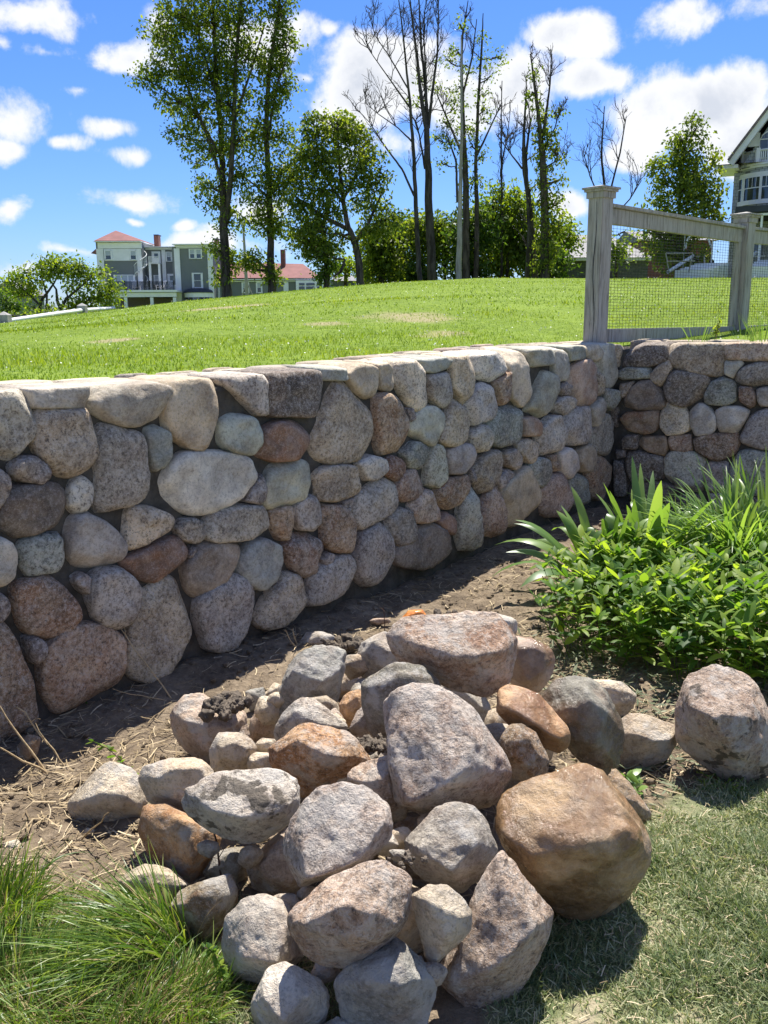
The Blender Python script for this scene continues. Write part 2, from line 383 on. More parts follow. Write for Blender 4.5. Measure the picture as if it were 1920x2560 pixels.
def unit(a): return a/(np.linalg.norm(a, axis=-1, keepdims=True)+1e-9)
# ---------------------------------------------------------------- ground, hill and walls' lines
WA = atz(0, 1850, 0); WC = atz(1520, 1262, 0)
WU = unit(WC-WA); WN = np.array([WU[1], -WU[0], 0]); WL = np.linalg.norm(WC-WA)
RU = unit(np.array([.87, -.49, 0])); RN = np.array([RU[1], -RU[0], 0])       # right wall runs along RU, faces RN
WTOP = 1.40
W0 = WA - WU*3.6; R1 = WC + RU*4.5

def lower_z(X, Y):
    P = np.stack([X, Y, X*0], -1)
    z = .035*fbm(P*.9, 3) + .014*fbm(P*5+3, 3)
    d = (X-WA[0])*WN[0] + (Y-WA[1])*WN[1]
    z = z + .03*smooth(.5, 0, d)
    return z
def spaced(lo, hi, n0, n1, step, far):
    a = np.arange(lo, hi+1e-6, step)
    l = lo - np.geomspace(step, far, 22); r = hi + np.geomspace(step, far, 22)
    return np.concatenate([l[::-1], a, r])
xs = spaced(-2.6, 3.6, 0, 0, .022, 300); ys = spaced(1.2, 8.2, 0, 0, .022, 300)
GX, GY = np.meshgrid(xs, ys); gx, gy = GX.ravel(), GY.ravel()
near = smooth(20, 6, np.hypot(gx, gy))
turf = np.zeros(len(gx))
_tp = [fz(1659, 1700, 0), fz(1500, 1745, 0), fz(1420, 1800, 0), fz(1300, 1880, 0), fz(1190, 1985, 0), fz(1110, 2090, 0), fz(1050, 2212, 0)]
def turf_mask(X, Y):
    n = .10*fbm(np.stack([X, Y, X*0+5], -1)*2.2, 3)
    ln = np.array([p[:2] for p in _tp]); yb = np.interp(X, ln[::-1, 0], ln[::-1, 1], left=-5, right=99)
    yb = np.where(X > ln[0, 0], ln[0, 1]+(X-ln[0, 0])*.2, yb)
    return smooth(.08, -.05, Y-yb+n)
turf = turf_mask(gx, gy)
gz = lower_z(gx, gy)*near
P3 = np.stack([gx, gy, gx*0], -1)
inn = (np.abs(gx) < 4) & (gy < 8.5) & (gy > 1)
rough = np.zeros(len(gx)); rough[inn] = fbm(P3[inn]*14, 4)
gz = gz + rough*.012*(1-turf*.6)
gz = gz - .04*(1-near)
nx, ny = len(xs), len(ys); i = (np.arange(ny-1)[:, None]*nx + np.arange(nx-1)[None, :]).ravel()
GF = np.stack([i, i+1, i+nx+1, i+nx], 1)
m, t, b = mat('garden_soil'); o = t.new('ShaderNodeTexCoord').outputs['Object']
tf = t.new('ShaderNodeAttribute', attribute_name='rand').outputs['Fac']
n = t.noise(o, 3.2, 6, .65, .3); n2 = t.noise(o, 28, 6, .7, .4); n3 = t.noise(o, 110, 4, .7)
c = t.ramp(t.math('ADD', t.math('MULTIPLY', n, .55), t.math('MULTIPLY', n2, .45)), [(.33, (.075, .055, .037)), (.5, (.19, .145, .098)), (.66, (.33, .26, .18))])
c = t.mix(t.mr(n3, .58, .68, 0, .7), c, (.36, .28, .18))
tc_ = t.ramp(t.noise(o, 7, 5, .6), [(.35, (.11, .14, .06)), (.5, (.22, .23, .12)), (.65, (.42, .36, .24))])
c = t.mix(tf, c, tc_); t.lk(c, b.inputs['Base Color']); b.inputs['Roughness'].default_value = .92; b.inputs['Specular IOR Level'].default_value = .25
bp = t.new('ShaderNodeBump', i_Strength=1, i_Distance=.02); t.lk(t.math('ADD', n2, t.math('MULTIPLY', n3, .4)), bp.inputs['Height']); t.lk(bp.outputs[0], b.inputs['Normal']); M['soil'] = m
g_ = link('ground', npmesh('ground', np.stack([gx, gy, gz], -1), GF, M['soil'], rand=turf)); tag(g_, kind='structure')
def gz_at(X, Y):
    X = np.atleast_1d(X); Y = np.atleast_1d(Y); return lower_z(X, Y)*1.0

# the hill: a sheet behind the walls that climbs to a crest about 40 m off
RC = 42.0
cx_, cy_ = zip(*[(-400, 900), (0, 800), (150, 786), (300, 770), (500, 748), (800, 718), (1000, 702), (1200, 692), (1500, 690), (1920, 688), (2600, 690)])
def crest_el(az):
    out = []
    for a in np.atleast_1d(az):
        x = 960 + FPX*math.tan(np.clip(a, -1.0, 1.0))/math.cos(TILT)
        y = np.interp(x, cx_, cy_); d = ray(x, y); out.append(d[2]/math.hypot(d[0], d[1]))
    return np.array(out)
def wall_r(az, back=.40):
    out = []
    for a in np.atleast_1d(az):
        d = np.array([math.sin(a), math.cos(a), 0]); r = []
        p = WA - WN*back; q = WC - RN*back
        k = (p@WN)/(d@WN) if abs(d@WN) > 1e-6 else 1e9
        k2 = (q@RN)/(d@RN) if abs(d@RN) > 1e-6 else 1e9
        ka = k if k > 0 else 1e9; kb = k2 if k2 > 0 else 1e9
        out.append(max(ka if ka < 1e8 else 0, 0) if (a < math.atan2(WC[0], WC[1])) else kb)
    return np.minimum(np.array(out), 40)
def hill_z(az, r):
    rw = wall_r(az); ce = crest_el(az); zc = EYE + ce*RC; z0 = WTOP-.03
    s = (zc-z0)/(RC-rw); x = r-rw
    z = z0 + s*x
    over = np.maximum(r-(RC-7), 0); z = z - s*over*smooth(0, 12, over) - .012*np.maximum(r-RC, 0)
    z = z + .05*vnoise(np.stack([np.sin(az)*r*.25, np.cos(az)*r*.25, r*0+9], -1))*smooth(.5, 4, x)
    return z
def hill_hit(x, y):
    d = ray(x*FS, y*FS); az = math.atan2(d[0], d[1]); e = d[2]/math.hypot(d[0], d[1]); rs = np.linspace(5, RC, 400); zz = hill_z(np.full(400, az), rs)
    return az, rs[int(np.argmin(np.abs((zz-EYE)/rs-e)))]
PATCH = [(*hill_hit(885, 686), .9), (*hill_hit(480, 664), 1.3), (*hill_hit(960, 722), .4), (*hill_hit(905, 692), .5), (*hill_hit(700, 700), .35), (*hill_hit(250, 735), .3)]
def worn(X, Y):
    w = 0
    for az, r, R_ in PATCH:
        w = np.maximum(w, smooth(1.0, .3, np.hypot(X-math.sin(az)*r, (Y-math.cos(az)*r)*.6)/R_+.35*vnoise(np.stack([X*3, Y*3, X*0+az*9], -1))))
    return w
azs = np.linspace(-1.75, .98, 600); tt = np.concatenate([np.linspace(0, .5, 60)**1.6*2**.6*.5*.6, np.linspace(.16, 1, 80), 1+np.geomspace(.02, 12, 26)])
tt = np.unique(np.round(tt, 5)); AZg, TTg = np.meshgrid(azs, tt)
rw = np.repeat(wall_r(azs)[None, :], len(tt), 0); Rg = rw + (RC-rw)*TTg
hz = hill_z(AZg.ravel(), Rg.ravel()); hx = np.sin(AZg.ravel())*Rg.ravel(); hy = np.cos(AZg.ravel())*Rg.ravel()
na = len(azs); nt = len(tt); i = (np.arange(nt-1)[:, None]*na + np.arange(na-1)[None, :]).ravel()
m, t, b = mat('hill_turf'); o = t.new('ShaderNodeTexCoord').outputs['Object']
n = t.noise(o, .6, 5, .6); n2 = t.noise(o, 9, 6, .7); n3 = t.noise(o, 3, 3)
c = t.ramp(n2, [(.3, (.06, .10, .007)), (.5, (.12, .185, .010)), (.7, (.20, .26, .025))])
c = t.mix(t.mr(n, .45, .7, 0, .35), c, (.22, .30, .04))
c = t.mix(t.math('MULTIPLY', t.new('ShaderNodeAttribute', attribute_name='rand').outputs['Fac'], t.mr(n2, .3, .5)), c, (.27, .235, .12))
t.lk(c, b.inputs['Base Color']); b.inputs['Roughness'].default_value = .9; b.inputs['Specular IOR Level'].default_value = .2
bp = t.new('ShaderNodeBump', i_Strength=.8, i_Distance=.04); t.lk(n2, bp.inputs['Height']); t.lk(bp.outputs[0], b.inputs['Normal']); M['turf'] = m
h_ = link('hill', npmesh('hill', np.stack([hx, hy, hz], -1), np.stack([i, i+1, i+na+1, i+na], 1), M['turf'], rand=worn(hx, hy))); tag(h_, kind='structure')

# hill grass
def hill_blades(n, r0, r1, a0, a1, Lm, wm):
    az = rng.uniform(a0, a1, n); rw_ = wall_r(az); u = rng.random(n)
    lo = np.maximum(rw_+.05, r0); r = np.sqrt(lo**2 + u*(r1**2-lo**2)) if r0 > 0 else lo*(r1/lo)**u
    r = np.maximum(r, rw_+.03); k = rng.random(n) > worn(np.sin(az)*r, np.cos(az)*r)*.45; az, r = az[k], r[k]; n = len(r)
    z = hill_z(az, r); root = np.stack([np.sin(az)*r, np.cos(az)*r, z-.01], -1)
    pn = vnoise(root*np.array([1.3, 1.3, 0])+4)
    d = unit(np.stack([rng.normal(0, .35, n), rng.normal(0, .35, n), np.ones(n)], -1))
    L = Lm*rng.uniform(.5, 1.3, n)*(1+.5*pn)
    return ribbons(root, d, L, wm*rng.uniform(.7, 1.3, n), L*.45*rng.random(n), seg=2, rnd=np.clip(rng.random(n)*.6+.25*pn+.2+.22*vnoise(root*np.array([.35, .35, 0])+8), 0, 1))
parts = [hill_blades(70000, 0, 16, -.60, .50, .040, .0065), hill_blades(60000, 12, 46, -.5, .45, .055, .020)]
v, f, r = join(parts)
o = link('lawn_grass', npmesh('lawn_grass', v, f, M['lawn_blade'], rand=r)); tag(o, 'bright green lawn grass on the hill above the stone wall', 'grass', kind='stuff')
# tiny pale flecks (clover heads) on the hill
n = 1100; az = rng.uniform(-.55, .45, n); rw_ = wall_r(az); rr = (rw_+.3)*(38/(rw_+.3))**rng.random(n); zz = hill_z(az, rr)
root = np.stack([np.sin(az)*rr, np.cos(az)*rr, zz+.05], -1)
sz = .008+rr*.0009
v, f, r = ribbons(root, unit(rng.normal(0, 1, (n, 3))), sz, sz, sz*0, seg=2, shape='leaf')
o = link('lawn_clover', npmesh('lawn_clover', v, f, M['clover'], rand=r)); tag(o, 'tiny pale clover flecks scattered over the hill lawn', 'clover', kind='stuff')

# ---------------------------------------------------------------- field stone walls
PAL = dict(G=(.32, .305, .265), T=(.37, .325, .25), B=(.235, .27, .245), L=(.325, .305, .285), D=(.13, .115, .095), R=(.22, .14, .10), P=(.36, .285, .225),
           N=(.27, .205, .14), O=(.40, .22, .09), C=(.47, .43, .34), W=(.41, .405, .37), S=(.32, .335, .28))
for _k in PAL:
    _m = sum(PAL[_k])/3; _f = .8 if _k in 'PBSRL' else .95
    PAL[_k] = tuple(_m*np.array((1.03, 1.0, .93))*(1-_f)+np.array(PAL[_k])*_f)
def A_(p): return (p[0]/2.07375, 840+p[1]/2.07375)
def B_(p): return (700+p[0]/2.07375, 840+p[1]/2.07375)
def E_(p): return (1400+p[0]/3.1904, 800+p[1]/3.1904)
def L_(p): return (p[0]/2.07375, 1500+p[1]/2.07375)
def M_(p): return (400+p[0]/2.07375, 1500+p[1]/2.07375)
def Q_(p): return (1120+p[0]/2.07375, 1500+p[1]/2.07375)
def prs(s): 
    a = [float(q) for q in s.replace(';', ' ').replace(',', ' ').split()]; return list(zip(a[::2], a[1::2]))
SA = """G0 -60,290 0,285 150,300 195,380 190,500 120,600 60,670 -60,650|G1 190,258 455,255 460,380 190,375|T0 205,390 470,385 500,520 515,620 470,700 380,742 290,710 190,580 185,480
G1 475,330 530,265 700,238 860,260 892,300 870,370 800,440 700,475 600,455 480,385|T1 875,250 960,195 1080,210 1140,260 1160,350 1145,530 1075,590 1000,585 890,500 870,400|G0 1160,235 1200,195 1360,190 1385,230 1390,410 1370,450 1330,410 1180,400 1165,330
D0 1385,190 1440,165 1687,185 1685,300 1630,420 1400,420 1380,330|P0 60,680 110,630 190,620 250,670 255,720 210,765 120,760 70,720|D0 -60,700 0,690 55,730 50,830 0,900 -60,900
D1 20,850 70,790 170,765 310,770 345,800 358,930 290,990 130,1045 30,1010 0,960|W0 365,800 390,750 440,730 490,770 488,860 450,910 400,925 360,880|G0 505,460 640,475 740,510 765,570 770,680 790,780 760,850 650,885 500,890 510,700
B1 765,480 830,465 885,500 895,620 860,680 800,700 780,640 765,560|W1 805,780 870,700 930,625 1060,600 1200,605 1280,630 1320,700 1290,780 1180,890 1100,920 980,925 870,850|B1 1155,440 1200,410 1300,415 1355,460 1362,550 1310,620 1220,610 1160,560 1150,500
R1 1380,480 1450,435 1540,445 1600,490 1612,570 1560,640 1440,655 1350,620 1345,590|C1 1260,855 1300,780 1360,715 1375,760 1365,850 1330,872|S1 1375,740 1430,660 1560,635 1610,680 1622,780 1600,850 1500,885 1390,890 1360,850
T0 670,910 710,880 820,900 890,940 880,1000 790,1070 690,1112 655,1090 660,980|G0 915,1000 950,950 1010,940 1055,980 1060,1050 1010,1083 940,1060|G0 1065,970 1120,900 1250,875 1370,880 1397,960 1385,1040 1260,1065 1100,1070 1060,1020
N0 1410,900 1480,880 1523,890 1520,980 1490,1060 1440,1050 1410,980|G0 1535,880 1590,835 1640,830 1675,880 1675,980 1650,1015 1560,1005 1535,950|L1 350,975 460,905 520,910 560,960 630,990 648,1050 640,1130 600,1180 420,1205 370,1150
B0 120,1080 180,1040 320,1025 345,1080 345,1180 300,1225 160,1250 125,1200|G1 -60,1050 0,1040 60,1070 95,1150 80,1230 20,1300 -60,1300|R1 645,1170 740,1110 860,1055 930,1045 960,1110 950,1180 830,1275 770,1275 670,1210
S1 970,1130 1000,1088 1015,1100 1000,1150 975,1158|T1 960,1200 1040,1080 1150,1072 1250,1085 1240,1160 1130,1310 1020,1348 990,1320|B1 1240,1170 1290,1090 1370,1052 1450,1090 1475,1170 1440,1270 1360,1320 1290,1290 1245,1240
P0 1475,1090 1530,1025 1610,1020 1670,1070 1685,1130 1640,1230 1580,1258 1510,1190|N0 70,1310 130,1270 310,1240 370,1280 400,1380 435,1420 410,1470 340,1550 270,1575 170,1550 120,1490|C1 390,1250 440,1228 475,1250 460,1345 420,1320 388,1280
L0 470,1280 520,1220 600,1200 680,1240 722,1320 715,1430 660,1510 580,1520 500,1470 465,1380|T1 -60,1340 20,1340 55,1380 50,1440 0,1490 -60,1500|N0 -60,1510 60,1500 110,1560 140,1700 190,1800 210,2000 150,2080 -60,2100
G1 140,1570 190,1550 245,1590 225,1670 180,1705 150,1650|N0 225,1700 270,1600 350,1530 470,1505 600,1535 650,1580 640,1750 600,1850 470,1920 320,1960 260,1900 225,1780|T0 725,1360 800,1300 900,1262 960,1290 985,1400 1000,1500 1015,1590 980,1680 830,1790 700,1780 660,1700 690,1500
L0 1010,1380 1100,1290 1200,1240 1270,1270 1325,1360 1325,1440 1270,1520 1220,1600 1130,1630 1060,1600 1040,1500|T0 1400,1340 1480,1230 1540,1240 1580,1320 1585,1400 1500,1480 1360,1520 1320,1480"""
SB = """B1 235,170 370,172 372,225 340,235 240,232|T1 350,200 420,150 500,150 530,200 530,290 460,328 410,290|T1 512,150 585,140 598,170 598,260 570,288 530,270|C0 590,150 640,130 720,135 750,190 780,300 770,350 720,385 680,370 620,280 600,230
B1 730,125 850,108 900,130 880,170 800,197 745,185|T0 240,235 340,232 400,270 485,360 490,440 470,560 430,630 290,665 140,640 150,560 200,420|N0 480,340 540,300 610,310 650,400 660,520 610,600 520,612 490,560 495,440|N1 655,370 690,375 695,430 660,455
G0 775,205 900,190 908,250 870,350 840,375 785,320|T0 890,115 990,108 1010,180 1022,260 990,340 960,360 900,270|W0 1000,110 1150,85 1185,120 1180,180 1110,238 1030,220|N0 1120,240 1190,180 1197,250 1185,330 1140,362|C1 1185,95 1270,85 1305,150 1315,260 1290,340 1260,368 1200,310 1195,200
S1 1300,75 1330,65 1430,70 1440,130 1400,150 1305,165|S1 1440,75 1500,80 1508,180 1490,230 1430,240 1425,150|B1 1490,60 1540,48 1590,60 1590,120 1510,130|S1 670,450 740,370 810,365 845,410 840,470 790,575 680,510
T0 820,540 850,440 900,310 940,345 990,420 995,480 950,550 880,572|W0 970,370 1010,280 1060,240 1120,270 1133,330 1110,420 1010,467|G0 985,510 1040,460 1080,465 1107,520 1100,590 1030,610 990,575|B0 1080,440 1130,380 1220,360 1265,400 1270,480 1220,560 1140,575 1090,530
S1 1290,370 1330,230 1380,185 1435,210 1435,290 1400,400 1340,427 1280,395|P1 1270,430 1310,415 1348,460 1340,520 1270,520|G0 1335,500 1390,430 1440,410 1470,460 1483,570 1440,600 1350,617|P1 1500,200 1540,140 1600,125 1640,180 1643,300 1600,360 1550,362 1500,290
N0 1450,270 1480,235 1502,260 1495,305 1460,312|G0 1425,350 1470,310 1520,320 1525,370 1470,408 1425,395|L0 1470,440 1530,370 1590,370 1622,430 1615,520 1560,562 1490,560|T1 1545,590 1590,558 1635,600 1630,680 1580,708 1545,680|L1 1445,610 1490,575 1535,620 1538,690 1500,742 1460,720
N0 1390,620 1430,612 1448,650 1440,700 1405,705|B0 1285,680 1340,625 1400,650 1402,720 1370,785 1330,780|T0 1235,560 1290,530 1335,560 1335,620 1300,665 1250,620|T0 1165,610 1210,580 1258,620 1255,670 1210,698 1170,670|T0 185,720 250,670 380,670 440,720 447,770 380,830 300,862 210,850
W0 410,660 480,615 545,640 550,690 500,750 450,750|R0 550,650 590,620 640,640 643,690 600,762 550,720|B0 630,600 690,545 760,550 782,610 750,690 670,690|S0 760,680 800,560 850,575 865,640 860,730 810,790 760,770|L1 865,600 920,555 980,560 1008,620 980,710 880,718
P0 600,790 650,700 720,690 748,740 740,800 660,865 610,830|G0 370,880 450,790 540,735 590,770 605,880 560,930 420,1003 385,960|G0 330,860 380,840 385,890 350,920 330,900|N0 800,820 860,740 970,720 975,780 930,870 870,903 815,870|P0 675,880 740,795 790,800 818,880 810,950 760,972 700,965
N0 982,690 1003,685 1010,760 985,765|T0 1000,690 1060,620 1130,595 1168,650 1160,720 1060,818 1015,770|L0 1125,740 1180,692 1218,720 1210,760 1150,798|T1 1155,800 1220,720 1280,680 1320,750 1355,830 1340,900 1250,985 1180,980 1160,880|P0 1360,800 1410,720 1470,715 1495,800 1508,890 1450,940 1380,930 1360,880
B0 1490,760 1540,710 1590,740 1610,820 1600,870 1540,895 1500,850|S0 930,900 960,790 1000,775 1030,850 1028,960 1040,1050 1000,1105 940,1110 925,1000|P0 1040,940 1070,840 1110,778 1150,820 1170,900 1165,1010 1110,1055 1050,1020|R1 815,960 870,915 915,940 918,1000 890,1033 850,1010
G0 555,950 630,888 680,920 705,990 690,1060 620,1093 575,1030|D1 600,1130 700,1010 790,970 850,1010 900,1090 880,1160 760,1210 620,1190|G0 385,1150 420,1030 510,960 560,1010 590,1100 605,1180 560,1260 470,1303 395,1260|N0 230,890 330,880 390,960 405,1040 380,1120 280,1120 220,1060
N0 225,1160 250,1120 285,1130 260,1185 230,1195|G0 165,1240 280,1150 350,1130 377,1180 360,1310 250,1380 150,1400"""
SE = """T1 200,215 300,190 360,230 350,290 280,335 215,310|S1 345,190 455,195 460,300 445,490 400,540 355,530 300,380|T0 468,205 525,205 515,280 490,370 458,385|T0 295,400 345,480 350,560 310,610 290,600|B0 350,545 440,560 462,600 455,690 410,730 350,690
G1 245,700 320,615 360,640 355,730 300,850 265,850|G0 265,860 370,740 430,820 435,980 380,1070 310,1075 240,1000|N0 215,1240 280,1100 340,1090 390,1170 385,1320 320,1440 250,1420|D0 440,700 470,690 480,840 445,850"""
SR = """D0 510,300 550,240 640,205 840,200 850,300 800,345 700,375 500,375|T0 845,230 880,205 1310,190 1320,260 1310,440 1240,465 1100,430 890,390 860,320|P0 1315,200 1400,165 1659,160 1720,200 1720,310 1520,330 1330,310|B0 460,410 530,375 715,380 715,470 500,478 462,450
T0 720,430 800,340 860,315 890,380 840,480 800,530 725,490|S1 1310,330 1440,318 1465,350 1380,470 1310,430|G0 1380,480 1450,380 1560,340 1720,330 1720,500 1560,530 1420,510|D1 510,650 560,550 640,485 720,480 840,600 840,670 760,720 560,720 510,700|D0 825,530 870,430 930,405 1170,450 1190,520 1150,600 1000,693 900,670 840,600
B0 1150,600 1200,500 1290,460 1380,490 1410,560 1400,640 1330,680 1160,670|N0 1425,530 1520,530 1560,600 1555,680 1510,705 1430,650|G1 1565,560 1600,540 1720,540 1720,690 1600,690 1570,640|N1 480,790 530,735 780,725 785,860 750,900 660,915 530,880
C0 800,750 850,670 980,680 1020,770 1030,880 960,910 850,918 795,850|W1 1030,740 1100,665 1180,690 1240,770 1245,860 1200,910 1080,925 1040,860|W1 1240,730 1300,690 1440,690 1510,730 1480,800 1410,900 1270,895|L0 1430,930 1520,770 1620,720 1740,710 1740,1040 1600,1030 1450,980
D0 490,960 520,920 620,920 625,1000 600,1035 500,1030|N1 615,990 650,930 840,925 865,1000 830,1090 700,1050|N0 865,950 890,920 1040,915 1050,1040 1000,1055 880,1050|N0 1060,960 1150,910 1400,910 1425,980 1380,1080 1250,1130 1080,1050|D0 520,1130 550,1050 700,1060 820,1100 830,1260 760,1280 580,1300 530,1200
S0 835,1110 880,1055 1060,1060 1150,1120 1140,1350 1080,1380 920,1330 840,1250|L0 1150,1170 1200,1130 1340,1130 1350,1250 1330,1360 1180,1360 1150,1280|B0 1360,1150 1420,1060 1520,1030 1659,1050 1740,1100 1740,1400 1400,1380 1350,1280|D1 550,1370 590,1290 720,1275 930,1330 940,1380 830,1450 720,1475 560,1450
D0 840,1450 1000,1385 1140,1400 1150,1500 1000,1550 850,1520|L0 1170,1385 1350,1380 1380,1500 1200,1520|D0 1400,1400 1740,1420 1740,1560 1420,1540|T0 475,510 590,490 570,560 510,625 475,600|D0 440,1040 520,1030 530,1095 450,1110|D0 425,1130 500,1130 540,1260 530,1400 430,1410"""
def ztop(s): return np.interp(s, [.1, .9, 1.65, 2.66, 4.07, 5.4], [1.385, 1.372, 1.376, 1.40, 1.425, 1.415])
def wall_frame(org, U, Nn):
    def uv(px, off=.05):
        d = ray(*px); t_ = ((org+Nn*off-C0)@Nn)/(d@Nn); p = C0+d*t_; return np.array([(p-org)@U, p[2]])
    return uv
uvW = wall_frame(WA, WU, WN); uvR = wall_frame(WC, RU, RN)
def wall_stone(poly, org, U, Nn, root, code, pal, top, idx):
    P = np.array(poly); 
    if len(P) < 3: return
    # orientation and centroid
    ar = .5*np.sum(P[:, 0]*np.roll(P[:, 1], -1)-np.roll(P[:, 0], -1)*P[:, 1])
    if ar < 0: P = P[::-1]; ar = -ar
    c = P.mean(0); c = .5*(c+.5*(P.max(0)+P.min(0))); Nl, Dl = [], []
    bmh = P  # outline edges become side planes
    for k in range(len(bmh)):
        a, b2 = bmh[k], bmh[(k+1) % len(bmh)]; e = b2-a; ln = np.linalg.norm(e)
        if ln < 1e-4: continue
        nn = np.array([e[1], -e[0]])/ln; dd = nn@(a-c)
        if dd < .004: continue
        tl = .12; Nl.append([nn[0], nn[1], tl]); Dl.append(dd*1.07)
    size = math.sqrt(ar); dep = min(.066, .042+.10*size)*random.uniform(.8, 1.2)
    bk = .30 if top else .14
    if top: dep *= .75
    Nl += [[0, 0, 1], [0, 0, -1]]; Dl += [dep, bk]
    for _ in range(7):
        q = unit(np.array([random.gauss(0, .55), random.gauss(0, .55), 1.0])); s_ = max((P-c)@q[:2])*random.uniform(.58, .85) + dep*.98*q[2]; Nl.append(q); Dl.append(s_)
    Nl = np.array(Nl, float); ln = np.linalg.norm(Nl, axis=1); Dl = np.array(Dl)/ln; Nl = Nl/ln[:, None]
    ext = np.array([(P[:, 0].max()-P[:, 0].min())/2, (P[:, 1].max()-P[:, 1].min())/2, dep*1.3])
    V, Fc = radial_body(Nl, Dl, 17.0 if not top else 18.0, 4 if size > .06 else 3, ext, np.eye(3))
    sd = idx*3.7
    r_ = np.linalg.norm(V, axis=1)[:, None]
    V = V*(1 + (.05*fbm(V/size*1.6+sd, 2) + .022*fbm(V/size*6+sd, 2))[:, None])
    zf = (V[:, 2] > 0); V[:, 2] = np.where(zf, V[:, 2]+.010*fbm(V*14+sd, 3), V[:, 2])
    fr = np.stack([U, [0, 0, 1], Nn]); Wd = V @ fr
    o = org + U*c[0] + np.array([0, 0, 1.])*c[1] + Nn*.02
    if top:
        zt_ = (ztop(c[0]) if Nn is WN else 1.42)-c[1]-.004; Wd[:, 2] = np.where(Wd[:, 2] > zt_, zt_+.22*(Wd[:, 2]-zt_), Wd[:, 2])
    me = npmesh('stone', Wd, Fc, M['cobble_smooth' if code[1] == '1' else 'cobble'])
    ob = link('stone', me, root, o-np.array(root.location))
    k = random.choice([.8, 1, 1, 1.1, 1.3])*random.uniform(.92, 1.08)*1.42; cc_ = PAL[code[0]]; ob.color = (cc_[0]*k, cc_[1]*k*random.uniform(.98, 1.02), cc_[2]*k*random.uniform(.96, 1.03), .35 if code[0] in 'RNPO' else .85)
    return ob
wallL = empty('stone_wall', WA, 'long mortared fieldstone retaining wall of rounded boulders holding back the lawn', 'wall')
wallR = empty('stone_wall', WC, 'shaded short fieldstone wall at the right under the wire mesh fence, behind the leafy plants', 'wall')
allL = [(A_, s) for s in SA.replace('\n', '|').split('|')] + [(B_, s) for s in SB.replace('\n', '|').split('|')] + [(E_, s) for s in SE.replace('\n', '|').split('|')]
polys = []
for fn, s in allL:
    code, pts = s.strip().split(' ', 1); polys.append((code, [uvW(fn(p)) for p in prs(pts)]))
pr = []
for s in SR.replace('\n', '|').split('|'):
    code, pts = s.strip().split(' ', 1); pr.append((code, [uvR(E_(p)) for p in prs(pts)]))
# out of the photograph the walls go on with the same kind of stones
def filler(u0, u1, z1):
    out = []; z = -.08
    while z < z1-.05:
        h = min(random.uniform(.20, .32), z1-z+.0)
        if z1-z-h < .1: h = z1-z
        u = u0-random.uniform(0, .15)
        while u < u1-.06:
            w_ = random.choice([.15, .19, .24, .30, .38])*random.uniform(.9, 1.1); w_ = min(w_, u1-u)
            cxx, czz = u+w_/2, z+h/2+random.uniform(-.035, .035)*(z > 0 and z1-z-h > .1)
            pts = [(cxx+math.cos(a)*w_*.53*random.uniform(.88, 1), czz+math.sin(a)*h*.53*random.uniform(.88, 1)) for a in np.arange(0, 2*PI, PI/4)+.3]
            out.append((random.choice(['G0', 'T0', 'L1', 'B0', 'N0', 'T1']), [np.array(p) for p in pts])); u += w_
        z += h
    return out
umin = min(p[:, 0].min() for p in [np.array(q[1]) for q in polys]) ; umaxR = max(np.array(q[1])[:, 0].max() for q in pr)
polys.sort(key=lambda q: -abs(.5*np.sum(np.array(q[1])[:, 0]*np.roll(np.array(q[1])[:, 1], -1)-np.roll(np.array(q[1])[:, 0], -1)*np.array(q[1])[:, 1])))
def join_small(obs, root, name='stone'):
    # the many smallest stones become one part
    Vs, Fs, o_ = [], [], 0
    bm = bmesh.new()
    for ob in obs:
        me = ob.data; n0 = len(bm.verts); bm.from_mesh(me); bm.verts.ensure_lookup_table()
        for v in bm.verts[n0:]: v.co += ob.location
    me = bpy.data.meshes.new(name); bm.to_mesh(me); bm.free(); me.materials.append(M['cobble'])
    me.polygons.foreach_set('use_smooth', [True]*len(me.polygons))
    for ob in obs: bpy.data.objects.remove(ob)
    ob = link('small_stones', me, root); ob.color = (.33, .30, .27, .8); return tag(ob, kind='stuff')
obs = []
for k, (code, P) in enumerate(polys):
    top = np.array(P)[:, 1].max() > 1.30
    obs.append(wall_stone(P, WA, WU, WN, wallL, code, PAL, top, k))
obs = [o_ for o_ in obs if o_]
for k, (code, P) in enumerate(pr):
    wall_stone(P, WC, RU, RN, wallR, code, PAL, np.array(P)[:, 1].max() > 1.32, k+300)
xo = [wall_stone(P, WA, WU, WN, wallL, code, PAL, max(q[1] for q in P) > 1.3, k+500) for k, (code, P) in enumerate(filler(-3.6, umin+.05, 1.40))]
join_small([o_ for o_ in obs[98:] if o_]+[o_ for o_ in xo if o_], wallL)
xo = [wall_stone(P, WC, RU, RN, wallR, code, PAL, max(q[1] for q in P) > 1.3, k+700) for k, (code, P) in enumerate(filler(umaxR-.03, 4.5, 1.42))]
join_small([o_ for o_ in xo if o_], wallR)
